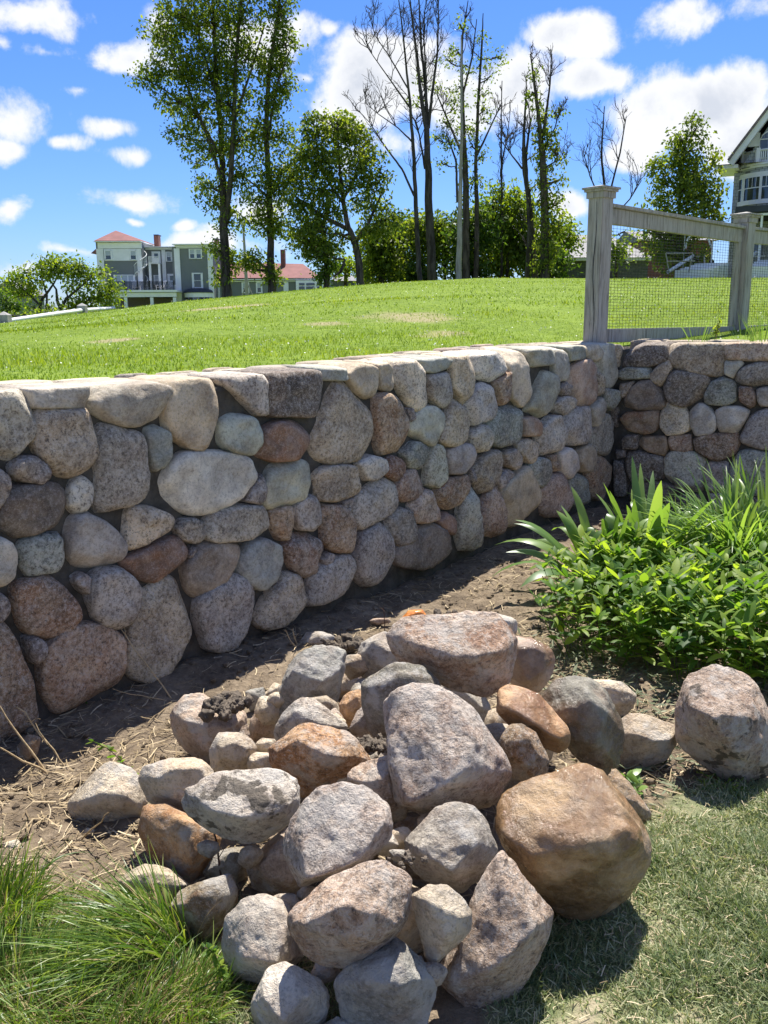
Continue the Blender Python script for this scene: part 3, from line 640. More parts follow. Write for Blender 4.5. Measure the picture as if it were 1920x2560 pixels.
# mortar cores with an uneven face
def mortar(org, U, Nn, u0, u1, th, root, ztop, name='mortar_core'):
    us = np.arange(u0, u1, .025); zs = np.arange(-.3, ztop, .025)
    Ug, Zg = np.meshgrid(us, zs); P = org + Ug.ravel()[:, None]*U + np.stack([Zg.ravel()*0, Zg.ravel()*0, Zg.ravel()], -1)
    P = P + Nn*(.012+.012*fbm(P*9, 3))[:, None]
    nu, nz = len(us), len(zs); i = (np.arange(nz-1)[:, None]*nu+np.arange(nu-1)[None, :]).ravel(); Fc = np.stack([i, i+1, i+nu+1, i+nu], 1)
    # top and back
    row = np.arange(nu)+(nz-1)*nu; tp = P[row]-Nn*th*.5; tp[:, 2] = ztop+.004*fbm(tp*8, 2); bk = P[row]-Nn*th; bk[:, 2] = ztop; bb = bk.copy(); bb[:, 2] = -.3
    n0 = len(P); V = np.concatenate([P, tp, bk, bb]); a = np.arange(nu-1)
    Fx = [np.stack([row[:-1], row[1:], n0+a+1, n0+a], 1), np.stack([n0+a, n0+a+1, n0+nu+a+1, n0+nu+a], 1), np.stack([n0+nu+a, n0+nu+a+1, n0+2*nu+a+1, n0+2*nu+a], 1)]
    V = V-np.array(root.location)
    return link(name, npmesh(name, V, [Fc]+Fx, M['mortar']), root)
mortar(WA, WU, WN, -3.6, WL+.05, .44, wallL, 1.345); mortar(WC, RU, RN, -.03, 4.5, .5, wallR, 1.37)
# cap stones laid along the top behind the face stones
def caps(org, U, Nn, u0, u1, v0, v1, zt, root, big):
    u = u0; k = 0; many = []
    while u < u1:
        w_ = random.uniform(.2, .42); v = v0
        while v < v1-.03:
            h = random.uniform(.14, .24); h = min(h, v1-v)
            pts = [(u+w_/2+math.cos(a)*w_*.54*random.uniform(.85, 1), v+h/2+math.sin(a)*h*.56*random.uniform(.85, 1)) for a in np.arange(0, 2*PI, PI/4)+.2]
            P = np.array(pts); c = P.mean(0); Nl, Dl = [[0, 0, 1], [0, 0, -1]], [.03+random.uniform(0, .012), .05]
            for q in range(8):
                e = P[(q+1) % 8]-P[q]; nn = np.array([e[1], -e[0]])/np.linalg.norm(e); dd = nn@(P[q]-c); Nl.append([nn[0], nn[1], .1]); Dl.append(max(dd, .02))
            V, Fc = radial_body(unit(np.array(Nl, float)), np.array(Dl), 10, 3, np.array([w_/2, h/2, .04]), np.eye(3))
            V = V*(1+.05*fbm(V*12+k*3., 2))[:, None]
            Wd = V@np.stack([U, -Nn, [0, 0, 1]]); o = org+U*c[0]-Nn*c[1]+np.array([0, 0, zt if big else ztop(c[0])-.03])
            ob = link('cap_stone', npmesh('cap_stone', Wd, Fc, M['cobble_smooth']), root, o-np.array(root.location))
            cc_ = PAL[random.choice('CTCGP')]; ob.color = (cc_[0]*1.1, cc_[1]*1.1, cc_[2]*1.1, .9); k += 1; v += h
            if u < 0 and not big or u > 2.0 and big: many.append(ob)
        u += w_
    bm = bmesh.new()
    for ob in many:
        n0 = len(bm.verts); bm.from_mesh(ob.data); bm.verts.ensure_lookup_table()
        for v_ in bm.verts[n0:]: v_.co += ob.location
        bpy.data.objects.remove(ob)
    me = bpy.data.meshes.new('cap_stone'); bm.to_mesh(me); bm.free(); me.materials.append(M['cobble_smooth'])
    ob = link('cap_stone', me, root); ob.color = (.36, .33, .29, .9)
caps(WA, WU, WN, -3.5, WL+.1, .18, .42, 1.375, wallL, False)
caps(WC, RU, RN, .05, 4.4, .16, .56, 1.395, wallR, True)
# ---------------------------------------------------------------- the boulder pile
RP = dict(G=(.36, .345, .31), T=(.41, .36, .285), B=(.30, .315, .305), L=(.37, .34, .315), D=(.13, .12, .10), R=(.33, .20, .16), P=(.42, .345, .285),
          N=(.28, .215, .145), O=(.42, .28, .165), C=(.52, .475, .385), W=(.47, .45, .41), Y=(.36, .265, .16), E=(.20, .17, .12), K=(.20, .20, .17))
def boulder(name, poly, h, col, mt, label, p=10, rest=None, ridge=None, thick=.85, cat='boulder', rust=.75, amp=1., sub=5, cut=4, sd=None, group=None):
    """poly: outline; h: height of its centre over the ground (m); ridge: (x,y,depth) corners on the near side"""
    P = np.array(poly, float); c2 = .5*(P.max(0)+P.min(0)); p0_ = p; p = p*4+16
    if rest is None: rest = h < .225
    for it in range(5 if rest else 0):   # let it lie on the soil
        dc = (atz(c2[0], c2[1], h)-C0)@CW; low = min((C0+ray(x, y)*(dc/FPX))[2] for x, y in P); hh = (P[:, 1].max()-P[:, 1].min())*dc/FPX
        h -= (low+.05*hh+.008)*.8
    ctr = atz(c2[0], c2[1], h); dc = (ctr-C0)@CW
    def pt(x, y, dz): 
        d = ray(x, y); return C0 + d*((dc-dz)/FPX)
    O = np.array([pt(x, y, 0) for x, y in P]); size = math.sqrt(abs(.5*np.sum(P[:, 0]*np.roll(P[:, 1], -1)-np.roll(P[:, 0], -1)*P[:, 1])))*dc/FPX
    T_ = size*.5*thick; g2 = P.mean(0); pts = list(O)
    random.seed(int(c2[0]*7+c2[1])); 
    if ridge: pts += [pt(x, y, d*T_*1.25) for x, y, d in ridge]
    else:
        for x, y in P[::2]:
            k = random.uniform(.45, .65); pts.append(pt(g2[0]+(x-g2[0])*k, g2[1]+(y-g2[1])*k-.04*size*FPX/dc, T_*random.uniform(.85, 1.05)))
    for x, y in P[1::2]:
        k = random.uniform(.5, .75); pts.append(pt(g2[0]+(x-g2[0])*k, g2[1]+(y-g2[1])*k, -T_*random.uniform(.85, 1.1)))
    Nl, Dl, c = hull_planes(np.array(pts)); Nl, Dl = merge_planes(Nl, Dl, .94 if not ridge else .985)
    R_ = np.array(pts)-c
    for _ in range(9 if ridge else int(17 if p0_ > 8 else 8)):
        q = unit(rng.normal(0, 1, 3)); Nl = np.vstack([Nl, q]); Dl = np.append(Dl, (R_@q).max()*rng.uniform(.95 if ridge else .88, .985) if abs(q@CW) > .3 else (R_@q).max()*rng.uniform(.95, 1.0))
    for _ in range(cut if ridge else cut+2):
        q = unit(rng.normal(0, 1, 3)); 
        if abs(q@CW) < .35: continue
        Nl = np.vstack([Nl, q]); Dl = np.append(Dl, (R_@q).max()*random.uniform(.84, .93))
    fr = np.stack([CR, CU, CW]); ext = np.abs(R_@fr.T).max(0)
    V, Fc = radial_body(Nl, Dl*(1.035 if ridge else 1.085), p, sub, ext, fr)
    s0 = (sd if sd is not None else c2[0]*.013+c2[1]*.007)
    V = V*(1+amp*(.030*fbm(V/size*1.5+s0, 2)-.045*np.abs(fbm(V/size*3.2+s0, 3))+.016+.016*fbm(V/size*11+s0, 3)+.006*fbm(V/size*30+s0, 2))[:, None])
    o = link(name, npmesh(name, V, Fc, M[mt]), None, c); cc_ = RP[col]
    k = random.uniform(.95, 1.05)*(1.3 if mt != 'wet' else 1.1); o.color = (cc_[0]*k, cc_[1]*k, cc_[2]*k, rust)
    return tag(o, label, cat, group)
def pm(s): return [M_(p) for p in prs(s)]
def pl(s): return [L_(p) for p in prs(s)]
def pq(s): return [Q_(p) for p in prs(s)]
def rm(fn, s): return [(*fn(q[:2]), q[2]) for q in [[float(x) for x in w_.split(',')] for w_ in s.split()]]
BL = [
(pm('1190,180 1260,100 1400,85 1500,90 1640,55 1750,75 1820,140 1845,220 1840,330 1800,440 1700,500 1560,470 1450,380 1300,330 1215,270'), .50, 'P', 'granite', 'big pinkish red speckled boulder with a saddle shaped top, highest on the pile', dict(p=9, rust=.2, sub=6, cut=2, ridge=rm(M_, '1330,230,.6 1450,300,.8 1620,290,1 1790,240,.7 1500,160,.3'))),
(pm('1165,640 1200,490 1270,440 1350,430 1490,465 1600,540 1700,680 1815,860 1820,930 1760,1020 1660,1075 1400,1130 1230,1050 1190,820'), .40, 'L', 'granite', 'largest split granite boulder, flat violet grey broken face, middle of the pile', dict(p=18, rust=.5, sub=6, cut=2, ridge=rm(M_, '1230,600,.2 1450,500,.25 1610,690,.7 1560,900,1.1 1290,1030,1.1 1210,900,.7'))),
(pq('250,1180 280,1020 420,940 560,900 700,850 780,880 960,1100 1050,1220 1050,1320 1000,1450 900,1570 760,1645 600,1640 480,1560 440,1450 330,1340'), .24, 'Y', 'wet', 'big blocky ochre brown boulder with a wet shining top, right front of the pile', dict(p=14, rust=.9, sub=6, cut=1, ridge=rm(Q_, '300,1210,.5 480,1370,.9 700,1290,1.05 950,1200,.75 1020,1300,.4'))),
(pq('230,1350 265,1300 330,1340 540,1620 535,1690 455,1780 430,1900 330,2050 200,2130 100,2110 0,2010 -60,1960 60,1850 130,1750 220,1450'), .16, 'P', 'granite', 'long tapering pinkish grey granite slab leaning at the lower right of the pile', dict(p=14, rust=.7, sub=6, cut=2, ridge=rm(Q_, '280,1480,.5 440,1700,.8 300,1850,1 0,1975,.5 190,1700,.5'))),
(pq('-225,1250 -130,1180 -60,1070 50,1050 130,1070 210,1160 250,1290 235,1370 150,1450 80,1520 0,1490 -120,1450 -200,1370'), .28, 'G', 'rock', 'plain light grey angular boulder left of the ochre block', dict(p=12, sub=6, ridge=rm(Q_, '-20,1130,.4 -130,1290,.9 150,1270,.8 20,1400,1.05'))),
(pm('1305,1530 1400,1475 1500,1480 1590,1570 1620,1620 1605,1720 1540,1780 1400,1880 1360,1780'), .24, 'C', 'rock', 'small sharp cornered beige rock under the light grey boulder', dict(p=18, ridge=rm(M_, '1390,1560,.8 1560,1650,.8 1500,1760,.9'))),
(pm('665,1280 670,1190 740,1060 830,980 960,952 1080,970 1180,1060 1205,1160 1170,1260 1080,1350 900,1440 720,1485 680,1400'), .33, 'L', 'granite', 'oval pink grey granite half with a coarse crystalline broken face, centre front of the pile', dict(p=18, sub=6, cut=0, rust=.6, thick=.9, ridge=rm(M_, '740,1200,.45 850,1030,.25 960,990,.2 1090,1040,.3 1150,1160,.6 1040,1330,1.0 900,1400,1.1 760,1440,1.0'))),
(pm('455,1400 500,1330 600,1240 670,1180 800,1250 800,1430 720,1520 680,1540 580,1545 490,1490'), .20, 'P', 'rock', 'smooth brownish pink rock tucked under the left edge of the oval granite half', dict(p=7, rust=.4)),
(pm('650,1640 720,1590 830,1540 860,1455 950,1450 1080,1400 1140,1350 1270,1400 1310,1500 1290,1650 1220,1750 1100,1850 960,1900 860,1890 740,1820 670,1720'), .28, 'P', 'granite', 'bowl shaped pinkish tan boulder with a ragged broken top and smooth grey underside', dict(p=14, sub=6, cut=1, rust=.45, ridge=rm(M_, '740,1690,.6 900,1620,.95 1000,1580,1.1 1080,1640,1 1230,1690,.6 1050,1760,.9'))),
(pm('320,1800 350,1640 420,1570 500,1540 650,1560 730,1640 740,1850 640,1960 500,2025 400,1980 350,1900'), .17, 'W', 'rock', 'white and tan boulder with its right side in shade, beside the bowl shaped one', dict(p=11, sub=6, rust=.6, ridge=rm(M_, '640,1640,.6 600,1880,1.1 420,1850,.8 430,1650,.4'))),
(pm('465,2100 510,2000 560,1900 640,1870 720,1920 830,1960 885,2030 880,2120 840,2200 700,2260 520,2270 465,2180'), .17, 'W', 'rock', 'chalky blue white lumpy rock at the bottom edge of the pile', dict(p=11, sub=6, ridge=rm(M_, '540,2060,.7 740,2060,.9 640,2180,1.1 650,1930,.3'))),
(pm('905,1980 960,1900 1100,1830 1230,1765 1300,1820 1430,1960 1430,1990 1390,2100 1370,2230 1200,2310 1000,2290 930,2130'), .17, 'B', 'rock', 'large bluish grey boulder with sharp ridges at the bottom centre of the pile', dict(p=16, sub=6, ridge=rm(M_, '1240,1850,.6 1220,2010,1 1320,1970,.8 1050,1980,.7'))),
(pm('105,1050 200,960 300,890 470,880 620,878 700,940 725,1040 700,1130 600,1200 520,1250 450,1260 340,1230 250,1170 150,1110'), .29, 'W', 'stained', 'pale grey boulder with a black stained right side and a red twig in front', dict(p=9, sub=6, rust=.8, ridge=rm(M_, '250,1080,.6 450,1130,.9 560,1000,.7 640,1070,.7'))),
(pl('725,930 760,860 860,828 960,835 1100,880 1150,950 1000,1090 930,1080 850,1060 760,1010'), .23, 'T', 'rock', 'tan rounded rock behind the pale boulder with the black stain', dict(p=8)),
(pl('350,1100 350,1050 440,970 500,890 580,838 680,870 740,940 760,1050 740,1130 640,1165 480,1165 400,1130'), .11, 'C', 'rock', 'cream wedge shaped rock lying apart on the mud at the far left of the pile', dict(p=10, ridge=rm(L_, '420,1040,.5 520,1010,.8 650,1010,.8 700,1060,.6'))),
(pl('735,1130 745,1070 840,1055 960,1110 1100,1180 1150,1230 1130,1290 1080,1330 1050,1400 1000,1475 880,1420 780,1340 740,1240'), .14, 'O', 'rock', 'rusty orange rock half in shade under the pale stained boulder', dict(p=11, rust=.2, ridge=rm(L_, '960,1150,.9 1000,1330,.9 800,1150,.6'))),
(pl('1060,1400 1100,1320 1180,1285 1260,1290 1295,1340 1280,1420 1240,1490 1140,1480'), .17, 'K', 'rock', 'small rough olive grey rock between the rusty and the brownish pink ones', dict(p=12)),
(pl('610,1470 680,1400 760,1375 880,1400 980,1480 960,1530 900,1570 740,1560 640,1530'), .07, 'T', 'rock', 'flat tan rock on the ground behind the tall grass clump', dict(p=9, rust=.5)),
(pl('880,1600 930,1540 1000,1470 1100,1440 1220,1430 1230,1530 1180,1640 1110,1720 1030,1780 960,1700'), .10, 'E', 'rock', 'dark earthy brown crumbling rock beside the grass clump', dict(p=13, rust=.4)),
(pl('885,580 930,510 1000,470 1060,490 1110,550 1280,610 1290,720 1200,830 1100,860 1070,865 980,800 920,720 890,650'), .18, 'P', 'rock', 'large pinkish beige cracked boulder with black mud on top, rear left of the pile', dict(p=9, sub=6, rust=.9, ridge=rm(L_, '950,620,.8 1100,650,.9 1180,690,.8 1060,780,.8'))),
(pm('268,760 300,700 380,688 450,700 498,770 480,850 430,890 290,895 268,840'), .24, 'C', 'rock', 'rounded cream cobble in front of the pinkish beige cracked boulder', dict(p=7)),
(pm('495,745 530,718 600,725 600,770 560,795 500,785'), .25, 'C', 'rock', 'tiny cream pebble right of the rounded cream cobble', dict(p=6, sub=4)),
(pm('450,825 500,790 575,795 580,870 530,890 460,885'), .23, 'C', 'rock', 'small cream lump wedged behind the pale stained boulder', dict(p=12, sub=4)),
(pm('468,620 520,550 580,520 605,600 605,720 540,740 468,735'), .22, 'P', 'rock', 'upright pinkish block right of the black mud heap', dict(p=16)),
(pm('452,470 540,455 550,520 500,565 465,580'), .16, 'B', 'rock', 'small flat slate blue stone behind the black mud heap', dict(p=18, sub=4)),
(pm('540,490 590,430 625,440 610,530 560,540'), .17, 'C', 'rock', 'small cream stone right of the slate blue one', dict(p=12, sub=4)),
(pm('600,520 650,380 710,290 780,243 880,245 950,265 945,370 915,460 900,560 800,585 700,560 610,610'), .26, 'B', 'rock', 'big smooth slate grey boulder with a flat front at the rear of the pile', dict(p=14, sub=6, ridge=rm(M_, '690,370,.7 830,430,1 920,370,.5 740,300,.4'))),
(pm('590,680 620,610 690,530 740,498 810,520 880,590 980,660 900,760 700,740 600,720'), .30, 'W', 'granite', 'white and grey fractured rock in front of the slate grey boulder', dict(p=18, ridge=rm(M_, '700,600,.6 820,640,.7'))),
(pm('570,790 600,740 690,660 760,640 900,680 1000,710 1090,840 980,890 850,1000 740,1020 640,920 575,850'), .32, 'O', 'granite', 'angular grey rock with a bright orange edge left of the split granite', dict(p=18, sub=6, rust=.1, ridge=rm(M_, '620,800,.5 720,730,.8 870,800,1 1000,840,.7'))),
(pm('1060,440 1130,390 1220,350 1330,355 1400,380 1470,450 1400,560 1250,800 1160,740 1080,580'), .36, 'S' if 0 else 'K', 'rock', 'grey green smooth boulder behind the split granite', dict(p=8, thick=.6)),
(pm('1025,280 1050,220 1120,190 1200,185 1250,260 1290,345 1170,400 1070,420 1030,370'), .28, 'G', 'rock', 'grey rock under the left end of the highest boulder', dict(p=12)),
(pm('920,430 990,350 1040,350 1085,420 1070,480 960,490 920,515'), .22, 'T', 'rock', 'small tan faceted rock right of the slate grey boulder', dict(p=16, rust=.4)),
(pm('925,550 960,490 1040,465 1080,510 1060,590 990,670 940,620'), .25, 'O', 'rock', 'small orange tan cobble below the tan faceted rock', dict(p=9, rust=.4)),
(pm('985,670 1020,580 1070,530 1120,620 1120,700 1040,730'), .27, 'L', 'rock', 'small mauve rock touching the grey green boulder', dict(p=12)),
(pm('855,590 910,560 950,610 940,670 880,670'), .24, 'O', 'rock', 'thumb sized tan chip deep beside the white fractured rock', dict(p=10, sub=4)),
(pm('975,910 1060,850 1180,820 1240,900 1270,1050 1280,1110 1220,1150 1170,1100 1090,1000 990,940'), .29, 'P', 'granite', 'pinkish granite wedge squeezed under the left foot of the split granite', dict(p=12, thick=.7)),
(pm('725,220 760,170 830,165 900,190 890,240 800,250 735,250'), .07, 'G', 'rock', 'small pitted grey rock on the mud at the very back of the pile', dict(p=13, sub=4)),
(pq('340,190 420,195 520,250 545,300 540,380 470,470 400,485 310,400 320,280'), .26, 'P', 'wet', 'wet pinkish layered rock right of the highest boulder', dict(p=12, rust=.4)),
(pq('250,580 260,470 300,445 400,490 480,500 530,560 600,650 632,690 620,760 570,790 510,770 440,700 320,650'), .34, 'O', 'wet', 'long brown orange wedge resting between the split granite and the dark wet boulder', dict(p=16, rust=.5, ridge=rm(Q_, '290,560,.7 420,610,.9 560,710,.8'))),
(pq('480,520 560,420 700,410 760,440 850,560 890,650 890,780 850,880 800,900 720,860 640,740 600,640 500,580'), .26, 'K', 'wet', 'dark grey green wet boulder with white glints, right side of the pile', dict(p=7, sub=6, rust=.7)),
(pq('700,430 800,420 900,430 970,500 940,560 880,640 800,600 720,500'), .20, 'C', 'rock', 'cream stone behind the dark wet boulder', dict(p=12)),
(pq('860,650 940,590 1020,590 1190,670 1180,790 1130,850 980,880 880,860'), .11, 'T', 'rock', 'low tan angular rock between the dark wet boulder and the spotted boulder', dict(p=14, ridge=rm(Q_, '930,700,.6 1060,730,.9 1150,720,.6'))),
(pq('1185,640 1200,500 1240,400 1330,355 1430,350 1550,400 1640,520 1700,620 1720,800 1660,900 1520,965 1420,930 1270,820 1190,720'), .21, 'P', 'stained', 'large pinkish white boulder with dark wet spots standing alone by the leafy plants', dict(p=9, sub=6, rust=.7, ridge=rm(Q_, '1260,560,.6 1400,600,1 1560,620,.9 1500,800,.9'))),
(pq('275,740 310,670 380,650 450,690 500,800 495,900 420,930 340,920 290,800'), .28, 'N', 'granite', 'rounded brown pebbly rock above the ochre block', dict(p=7, rust=.5)),
(pq('820,960 880,900 940,960 1050,1110 1050,1160 1000,1190 920,1120 850,1040'), .15, 'N', 'rock', 'smooth brown rock peeking out behind the right edge of the ochre block', dict(p=7, rust=.3)),
(pq('200,65 300,85 360,110 355,175 280,190 220,140'), .40, 'S' if 0 else 'G', 'rock', 'grey green slab edge showing behind the highest boulder', dict(p=14)),
(pm('1250,95 1290,55 1360,50 1385,90 1300,125 1255,120'), .47, 'O', 'orange', 'bright orange glassy stone behind the left end of the highest boulder', dict(p=9, sub=4, rust=.1)),
(pm('835,2210 920,2160 1000,2190 1010,2280 850,2290'), .10, 'B', 'rock', 'top of a blue grey rock just cut off by the bottom edge', dict(p=9)),
(pl('90,760 150,690 210,715 190,800 130,850 95,820'), .04, 'N', 'rock', 'muddy brown stone in the shade at the foot of the wall on the left', dict(p=9, sub=4)),
(pl('430,1200 450,1178 490,1190 482,1228 440,1228'), .015, 'C', 'rock', 'walnut sized cream pebble on the straw below the wedge shaped rock', dict(p=8, sub=3, cat='pebble')),
(pl('20,1262 90,1240 125,1290 60,1320 25,1300'), .03, 'C', 'rock', 'pale flat stone at the left edge behind the grass', dict(p=10, sub=4)),
(pl('190,1390 225,1368 265,1385 240,1412 200,1410'), .02, 'P', 'rock', 'pinkish pebble on the straw behind the grass clump', dict(p=10, sub=4, cat='pebble')),
(pl('1190,360 1220,343 1245,360 1225,378 1195,375'), .015, 'N', 'rock', 'small brown stone on the sunny mud near the wall shadow', dict(p=8, sub=3, cat='pebble')),
(pm('1080,110 1120,95 1190,95 1200,115 1130,132'), .02, 'P', 'rock', 'thin pinkish shard on the sunlit soil behind the pile', dict(p=12, sub=3, cat='pebble')),
(pq('1050,1262 1075,1250 1090,1275 1070,1300 1052,1290'), .015, 'G', 'rock', 'small grey pebble on the grass right of the ochre block', dict(p=8, sub=3, cat='pebble')),
]
for (poly, h, col, mt, lab, kw) in BL:
    boulder('boulder' if kw.get('cat') is None else 'pebble', poly, h, col, mt, lab, **kw)
# rocks in the depth of the pile that carry the ones on top
_deep = [(1130, 1760, .14, 190), (1240, 1900, .1, 210), (1000, 1930, .12, 200), (870, 2080, .1, 210), (1060, 2130, .1, 200), (760, 1900, .1, 190), (1010, 2300, .08, 200), (1300, 1850, .1, 190), (690, 2180, .05, 150), (950, 1770, .1, 180)]
for k, (x, y, h, r) in enumerate(_deep):
    P = [(x+math.cos(a)*r/2*random.uniform(.85, 1.1), y+math.sin(a)*r/2*random.uniform(.8, 1)) for a in np.arange(0, 2*PI, PI/4)]
    boulder('boulder', P, h-.03, random.choice('NGT'), 'rock', 'shadowed boulder deep in the dark gaps under the pile', p=8, group='boulders in the dark gaps of the pile')
_chips = [(700, 655), (905, 655), (560, 575), (1030, 335), (468, 1330), (1235, 1325), (1160, 1265), (640, 1575), (765, 1530), (255, 1290), (335, 1500), (1300, 1900), (1400, 1945), (860, 1935), (610, 520), (850, 560), (1120, 830), (950, 930), (1420, 1160), (1240, 1240)]
for k, (x, y) in enumerate(_chips):
    x, y = M_((x, y)); r = random.uniform(26, 46); n_ = 6; P = [(x+math.cos(a)*r*random.uniform(.7, 1.1), y+math.sin(a)*r*random.uniform(.5, .9)) for a in np.arange(0, 2*PI, PI/3)+random.random()]
    boulder('stone_chip', P, [.2, .24, .15, .25, .15, .24, .24, .14, .16, .15, .12, .14, .14, .1, .2, .22, .25, .26, .25, .24][k], random.choice('CTGPW'), 'rock', 'small broken stone chip wedged in a gap between the pile boulders', p=16, cut=3, sub=4, rest=False, cat='stone chip', group='small chips between the boulders')
# mud heaps
def mudheap(px, h, r, n, label, seed):
    c = atz(*px, h); rs = np.random.default_rng(seed); bm = bmesh.new(); Vs, Fs, o_ = [], [], 0
    for k in range(n):
        s = r*rs.uniform(.16, .42); S, Fc = ico(3); V = S*s*.7*(1+.5*fbm(S*1.7+k*3.1, 3)+.25*fbm(S*5+k, 3))[:, None]
        q = rs.normal(0, .42, 3)*r; q[2] = abs(q[2])*.3; Vs.append(V+q); Fs.append(Fc+o_); o_ += len(V)
    return tag(link('mud_heap', npmesh('mud_heap', np.concatenate(Vs), np.concatenate(Fs), M['earth']), None, c), label, 'mud')
mudheap(L_((1175, 550)), .25, .085, 44, 'heap of black mud lying on the pinkish beige cracked boulder', 1)
mudheap(M_((1110, 760)), .33, .055, 30, 'brown mud packed against the left side of the split granite', 2)
mudheap(M_((1268, 1355)), .36, .035, 9, 'small grey mud lump between the oval granite half and the light grey boulder', 3)
mudheap(M_((970, 240)), .0, .10, 50, 'crumbly dark mud between the slate grey boulder and the grey rock at the back', 4)
mudheap(M_((1480, 80)), .58, .05, 10, 'grey mud smeared in the saddle of the highest boulder', 5)

# ---------------------------------------------------------------- litter on the soil
def soil_pts(n, x0, x1, y0, y1, keep=None):
    X = rng.uniform(x0, x1, n); Y = rng.uniform(y0, y1, n)
    d = (X-WA[0])*WN[0]+(Y-WA[1])*WN[1]; e = (X-WC[0])*RN[0]+(Y-WC[1])*RN[1]
    k = (d > .05) & (e > .05)
    if keep is not None: k &= keep(X, Y)
    X, Y = X[k], Y[k]; return X, Y, lower_z(X, Y)
def flatpieces(X, Y, Z, L0, L1, w0, w1, tilt=.12, up=.012, seg=3, shape='straight', lat=.25):
    n = len(X); a = rng.uniform(0, 2*PI, n); d = unit(np.stack([np.cos(a), np.sin(a), rng.normal(0, tilt, n)], -1)); L = rng.uniform(L0, L1, n)
    root = np.stack([X, Y, Z+rng.uniform(.0, up, n)+.008], -1); s = np.cross(d, [0, 0, 1.])+rng.normal(0, .4, (n, 3))
    return ribbons(root, d, L, rng.uniform(w0, w1, n), L*.1*rng.random(n), side=s, seg=seg, lat=s*(L*lat*rng.normal(0, 1, n))[:, None], shape=shape)
cl = lambda X, Y: (rng.random(len(X)) < .25+.9*smooth(-.1, .35, fbm(np.stack([X, Y, X*0], -1)*2.1, 2))) & (turf_mask(X, Y) < .4)
X, Y, Z = soil_pts(38000, -2.4, 3.0, 2.0, 7.6, cl)
tag(link('straw_litter', npmesh('straw_litter', *flatpieces(X, Y, Z, .02, .10, .0018, .0055)[:2], M['litter'], rand=np.repeat(rng.random(len(X)), 8))), 'dry straw and chopped stalks strewn over the soil between wall and boulders', 'straw', kind='stuff')
sp = lambda X, Y: (turf_mask(X, Y) < .5) & (rng.random(len(X)) < smooth(.9, .15, np.hypot(X-1.15, (Y-3.9)*.8)) + smooth(.5, .1, np.hypot(X-1.1, Y-3.0)))
X, Y, Z = soil_pts(9000, .0, 3.0, 2.4, 6, sp)
v, f, r = flatpieces(X, Y, Z, .03, .08, .006, .016, .35, .02, 3, 'leaf')
tag(link('wilted_leaves', npmesh('wilted_leaves', v, f, M['wilt'], rand=r)), 'limp cut leaves lying on the soil around the leafy plants', 'leaf litter', kind='stuff')
X, Y, Z = soil_pts(5200, -2.3, 2.6, 2.0, 7.4, lambda X, Y: turf_mask(X, Y) < .3)
S, Fc = ico(1); s = .004+.016*rng.random(len(X))**3; V = (S[None]*(1+.3*rng.normal(0, 1, (len(X), len(S), 1)))*s[:, None, None]*np.array([1, 1, .7])+np.stack([X, Y, Z+s*.3], -1)[:, None, :]).reshape(-1, 3)
tag(link('soil_crumbs', npmesh('soil_crumbs', V, (Fc[None]+(np.arange(len(X))*len(S))[:, None, None]).reshape(-1, 3), M['soil'], rand=np.zeros(len(V)))), 'crumbs and clods of brown soil on the bare ground', 'soil', kind='stuff')
# mown lower lawn
n = 330000; X = np.where(rng.random(n) < .72, rng.uniform(.0, 2.0, n), rng.uniform(2.0, 4.2, n)); Y = 1.5+rng.random(n)*1.9; tm = turf_mask(X, Y); pn = fbm(np.stack([X, Y, X*0+2], -1)*3.2, 3)
k = (rng.random(n) < tm*np.clip(.75+.9*pn, .12, 1)); X, Y, pn = X[k], Y[k], pn[k]; n = len(X)
d = unit(np.stack([rng.normal(0, .75, n), rng.normal(0, .75, n), np.ones(n)*.8], -1)); L = rng.uniform(.018, .062, n)*(1+.6*pn)
v, f, r = ribbons(np.stack([X, Y, lower_z(X, Y)], -1), d, L, rng.uniform(.0024, .0046, n), L*.5*rng.random(n), seg=3, rnd=np.clip(rng.random(n)**1.3-.3*pn+.05, 0, 1))
tag(link('mown_grass', npmesh('mown_grass', v, f, M['cut_blade'], rand=r)), 'short dry mown grass in the lower right corner', 'grass', kind='stuff')
X2, Y2 = X[:4500], Y[:4500]; v, f, r = flatpieces(X2, Y2, lower_z(X2, Y2), .01, .04, .001, .003, .3, .018)
tag(link('grass_clippings', npmesh('grass_clippings', v, f, M['litter'], rand=np.clip(r+.3, 0, 1))), 'straw coloured clippings lying on the mown grass', 'clippings', kind='stuff')

# ---------------------------------------------------------------- grass clumps, lower left
def clump(px, h, n, L0, L1, lean, spread, label, dry=.12, w=(.0024, .005), seed=0, mt='clump_blade', rad=.06, name='grass_clump', dr=(.25, .75)):
    c = atz(*px, h); c[2] = max(c[2], 0); root = empty(name, c, label, 'grass')
    for part, nn, m_, Lk in (('green_blades', int(n*(1-dry)), mt, 1), ('dry_blades', int(n*dry), 'dry_blade', .7)):
        if not nn: continue
        a = rng.uniform(0, 2*PI, nn); rr = rad*np.sqrt(rng.random(nn)); rt = np.stack([np.cos(a)*rr, np.sin(a)*rr, np.zeros(nn)], -1)
        d = unit(np.array(lean)[None]+np.stack([np.cos(a), np.sin(a), np.zeros(nn)], -1)*spread*rng.uniform(.2, 1, nn)[:, None]+rng.normal(0, .14, (nn, 3))); d[:, 2] = np.abs(d[:, 2])
        L = rng.uniform(L0, L1, nn)*Lk
        v, f, r = ribbons(rt, d, L, rng.uniform(*w, nn), L*rng.uniform(*dr, nn), seg=8, lat=unit(rng.normal(0, 1, (nn, 3))*[1, 1, .1])*(L*.12)[:, None])
        v[:, 2] = np.maximum(v[:, 2], -c[2]+.012+.02*rng.random(len(v)))
        link(part, npmesh(part, v, f, M[m_], rand=r), root)
    return root
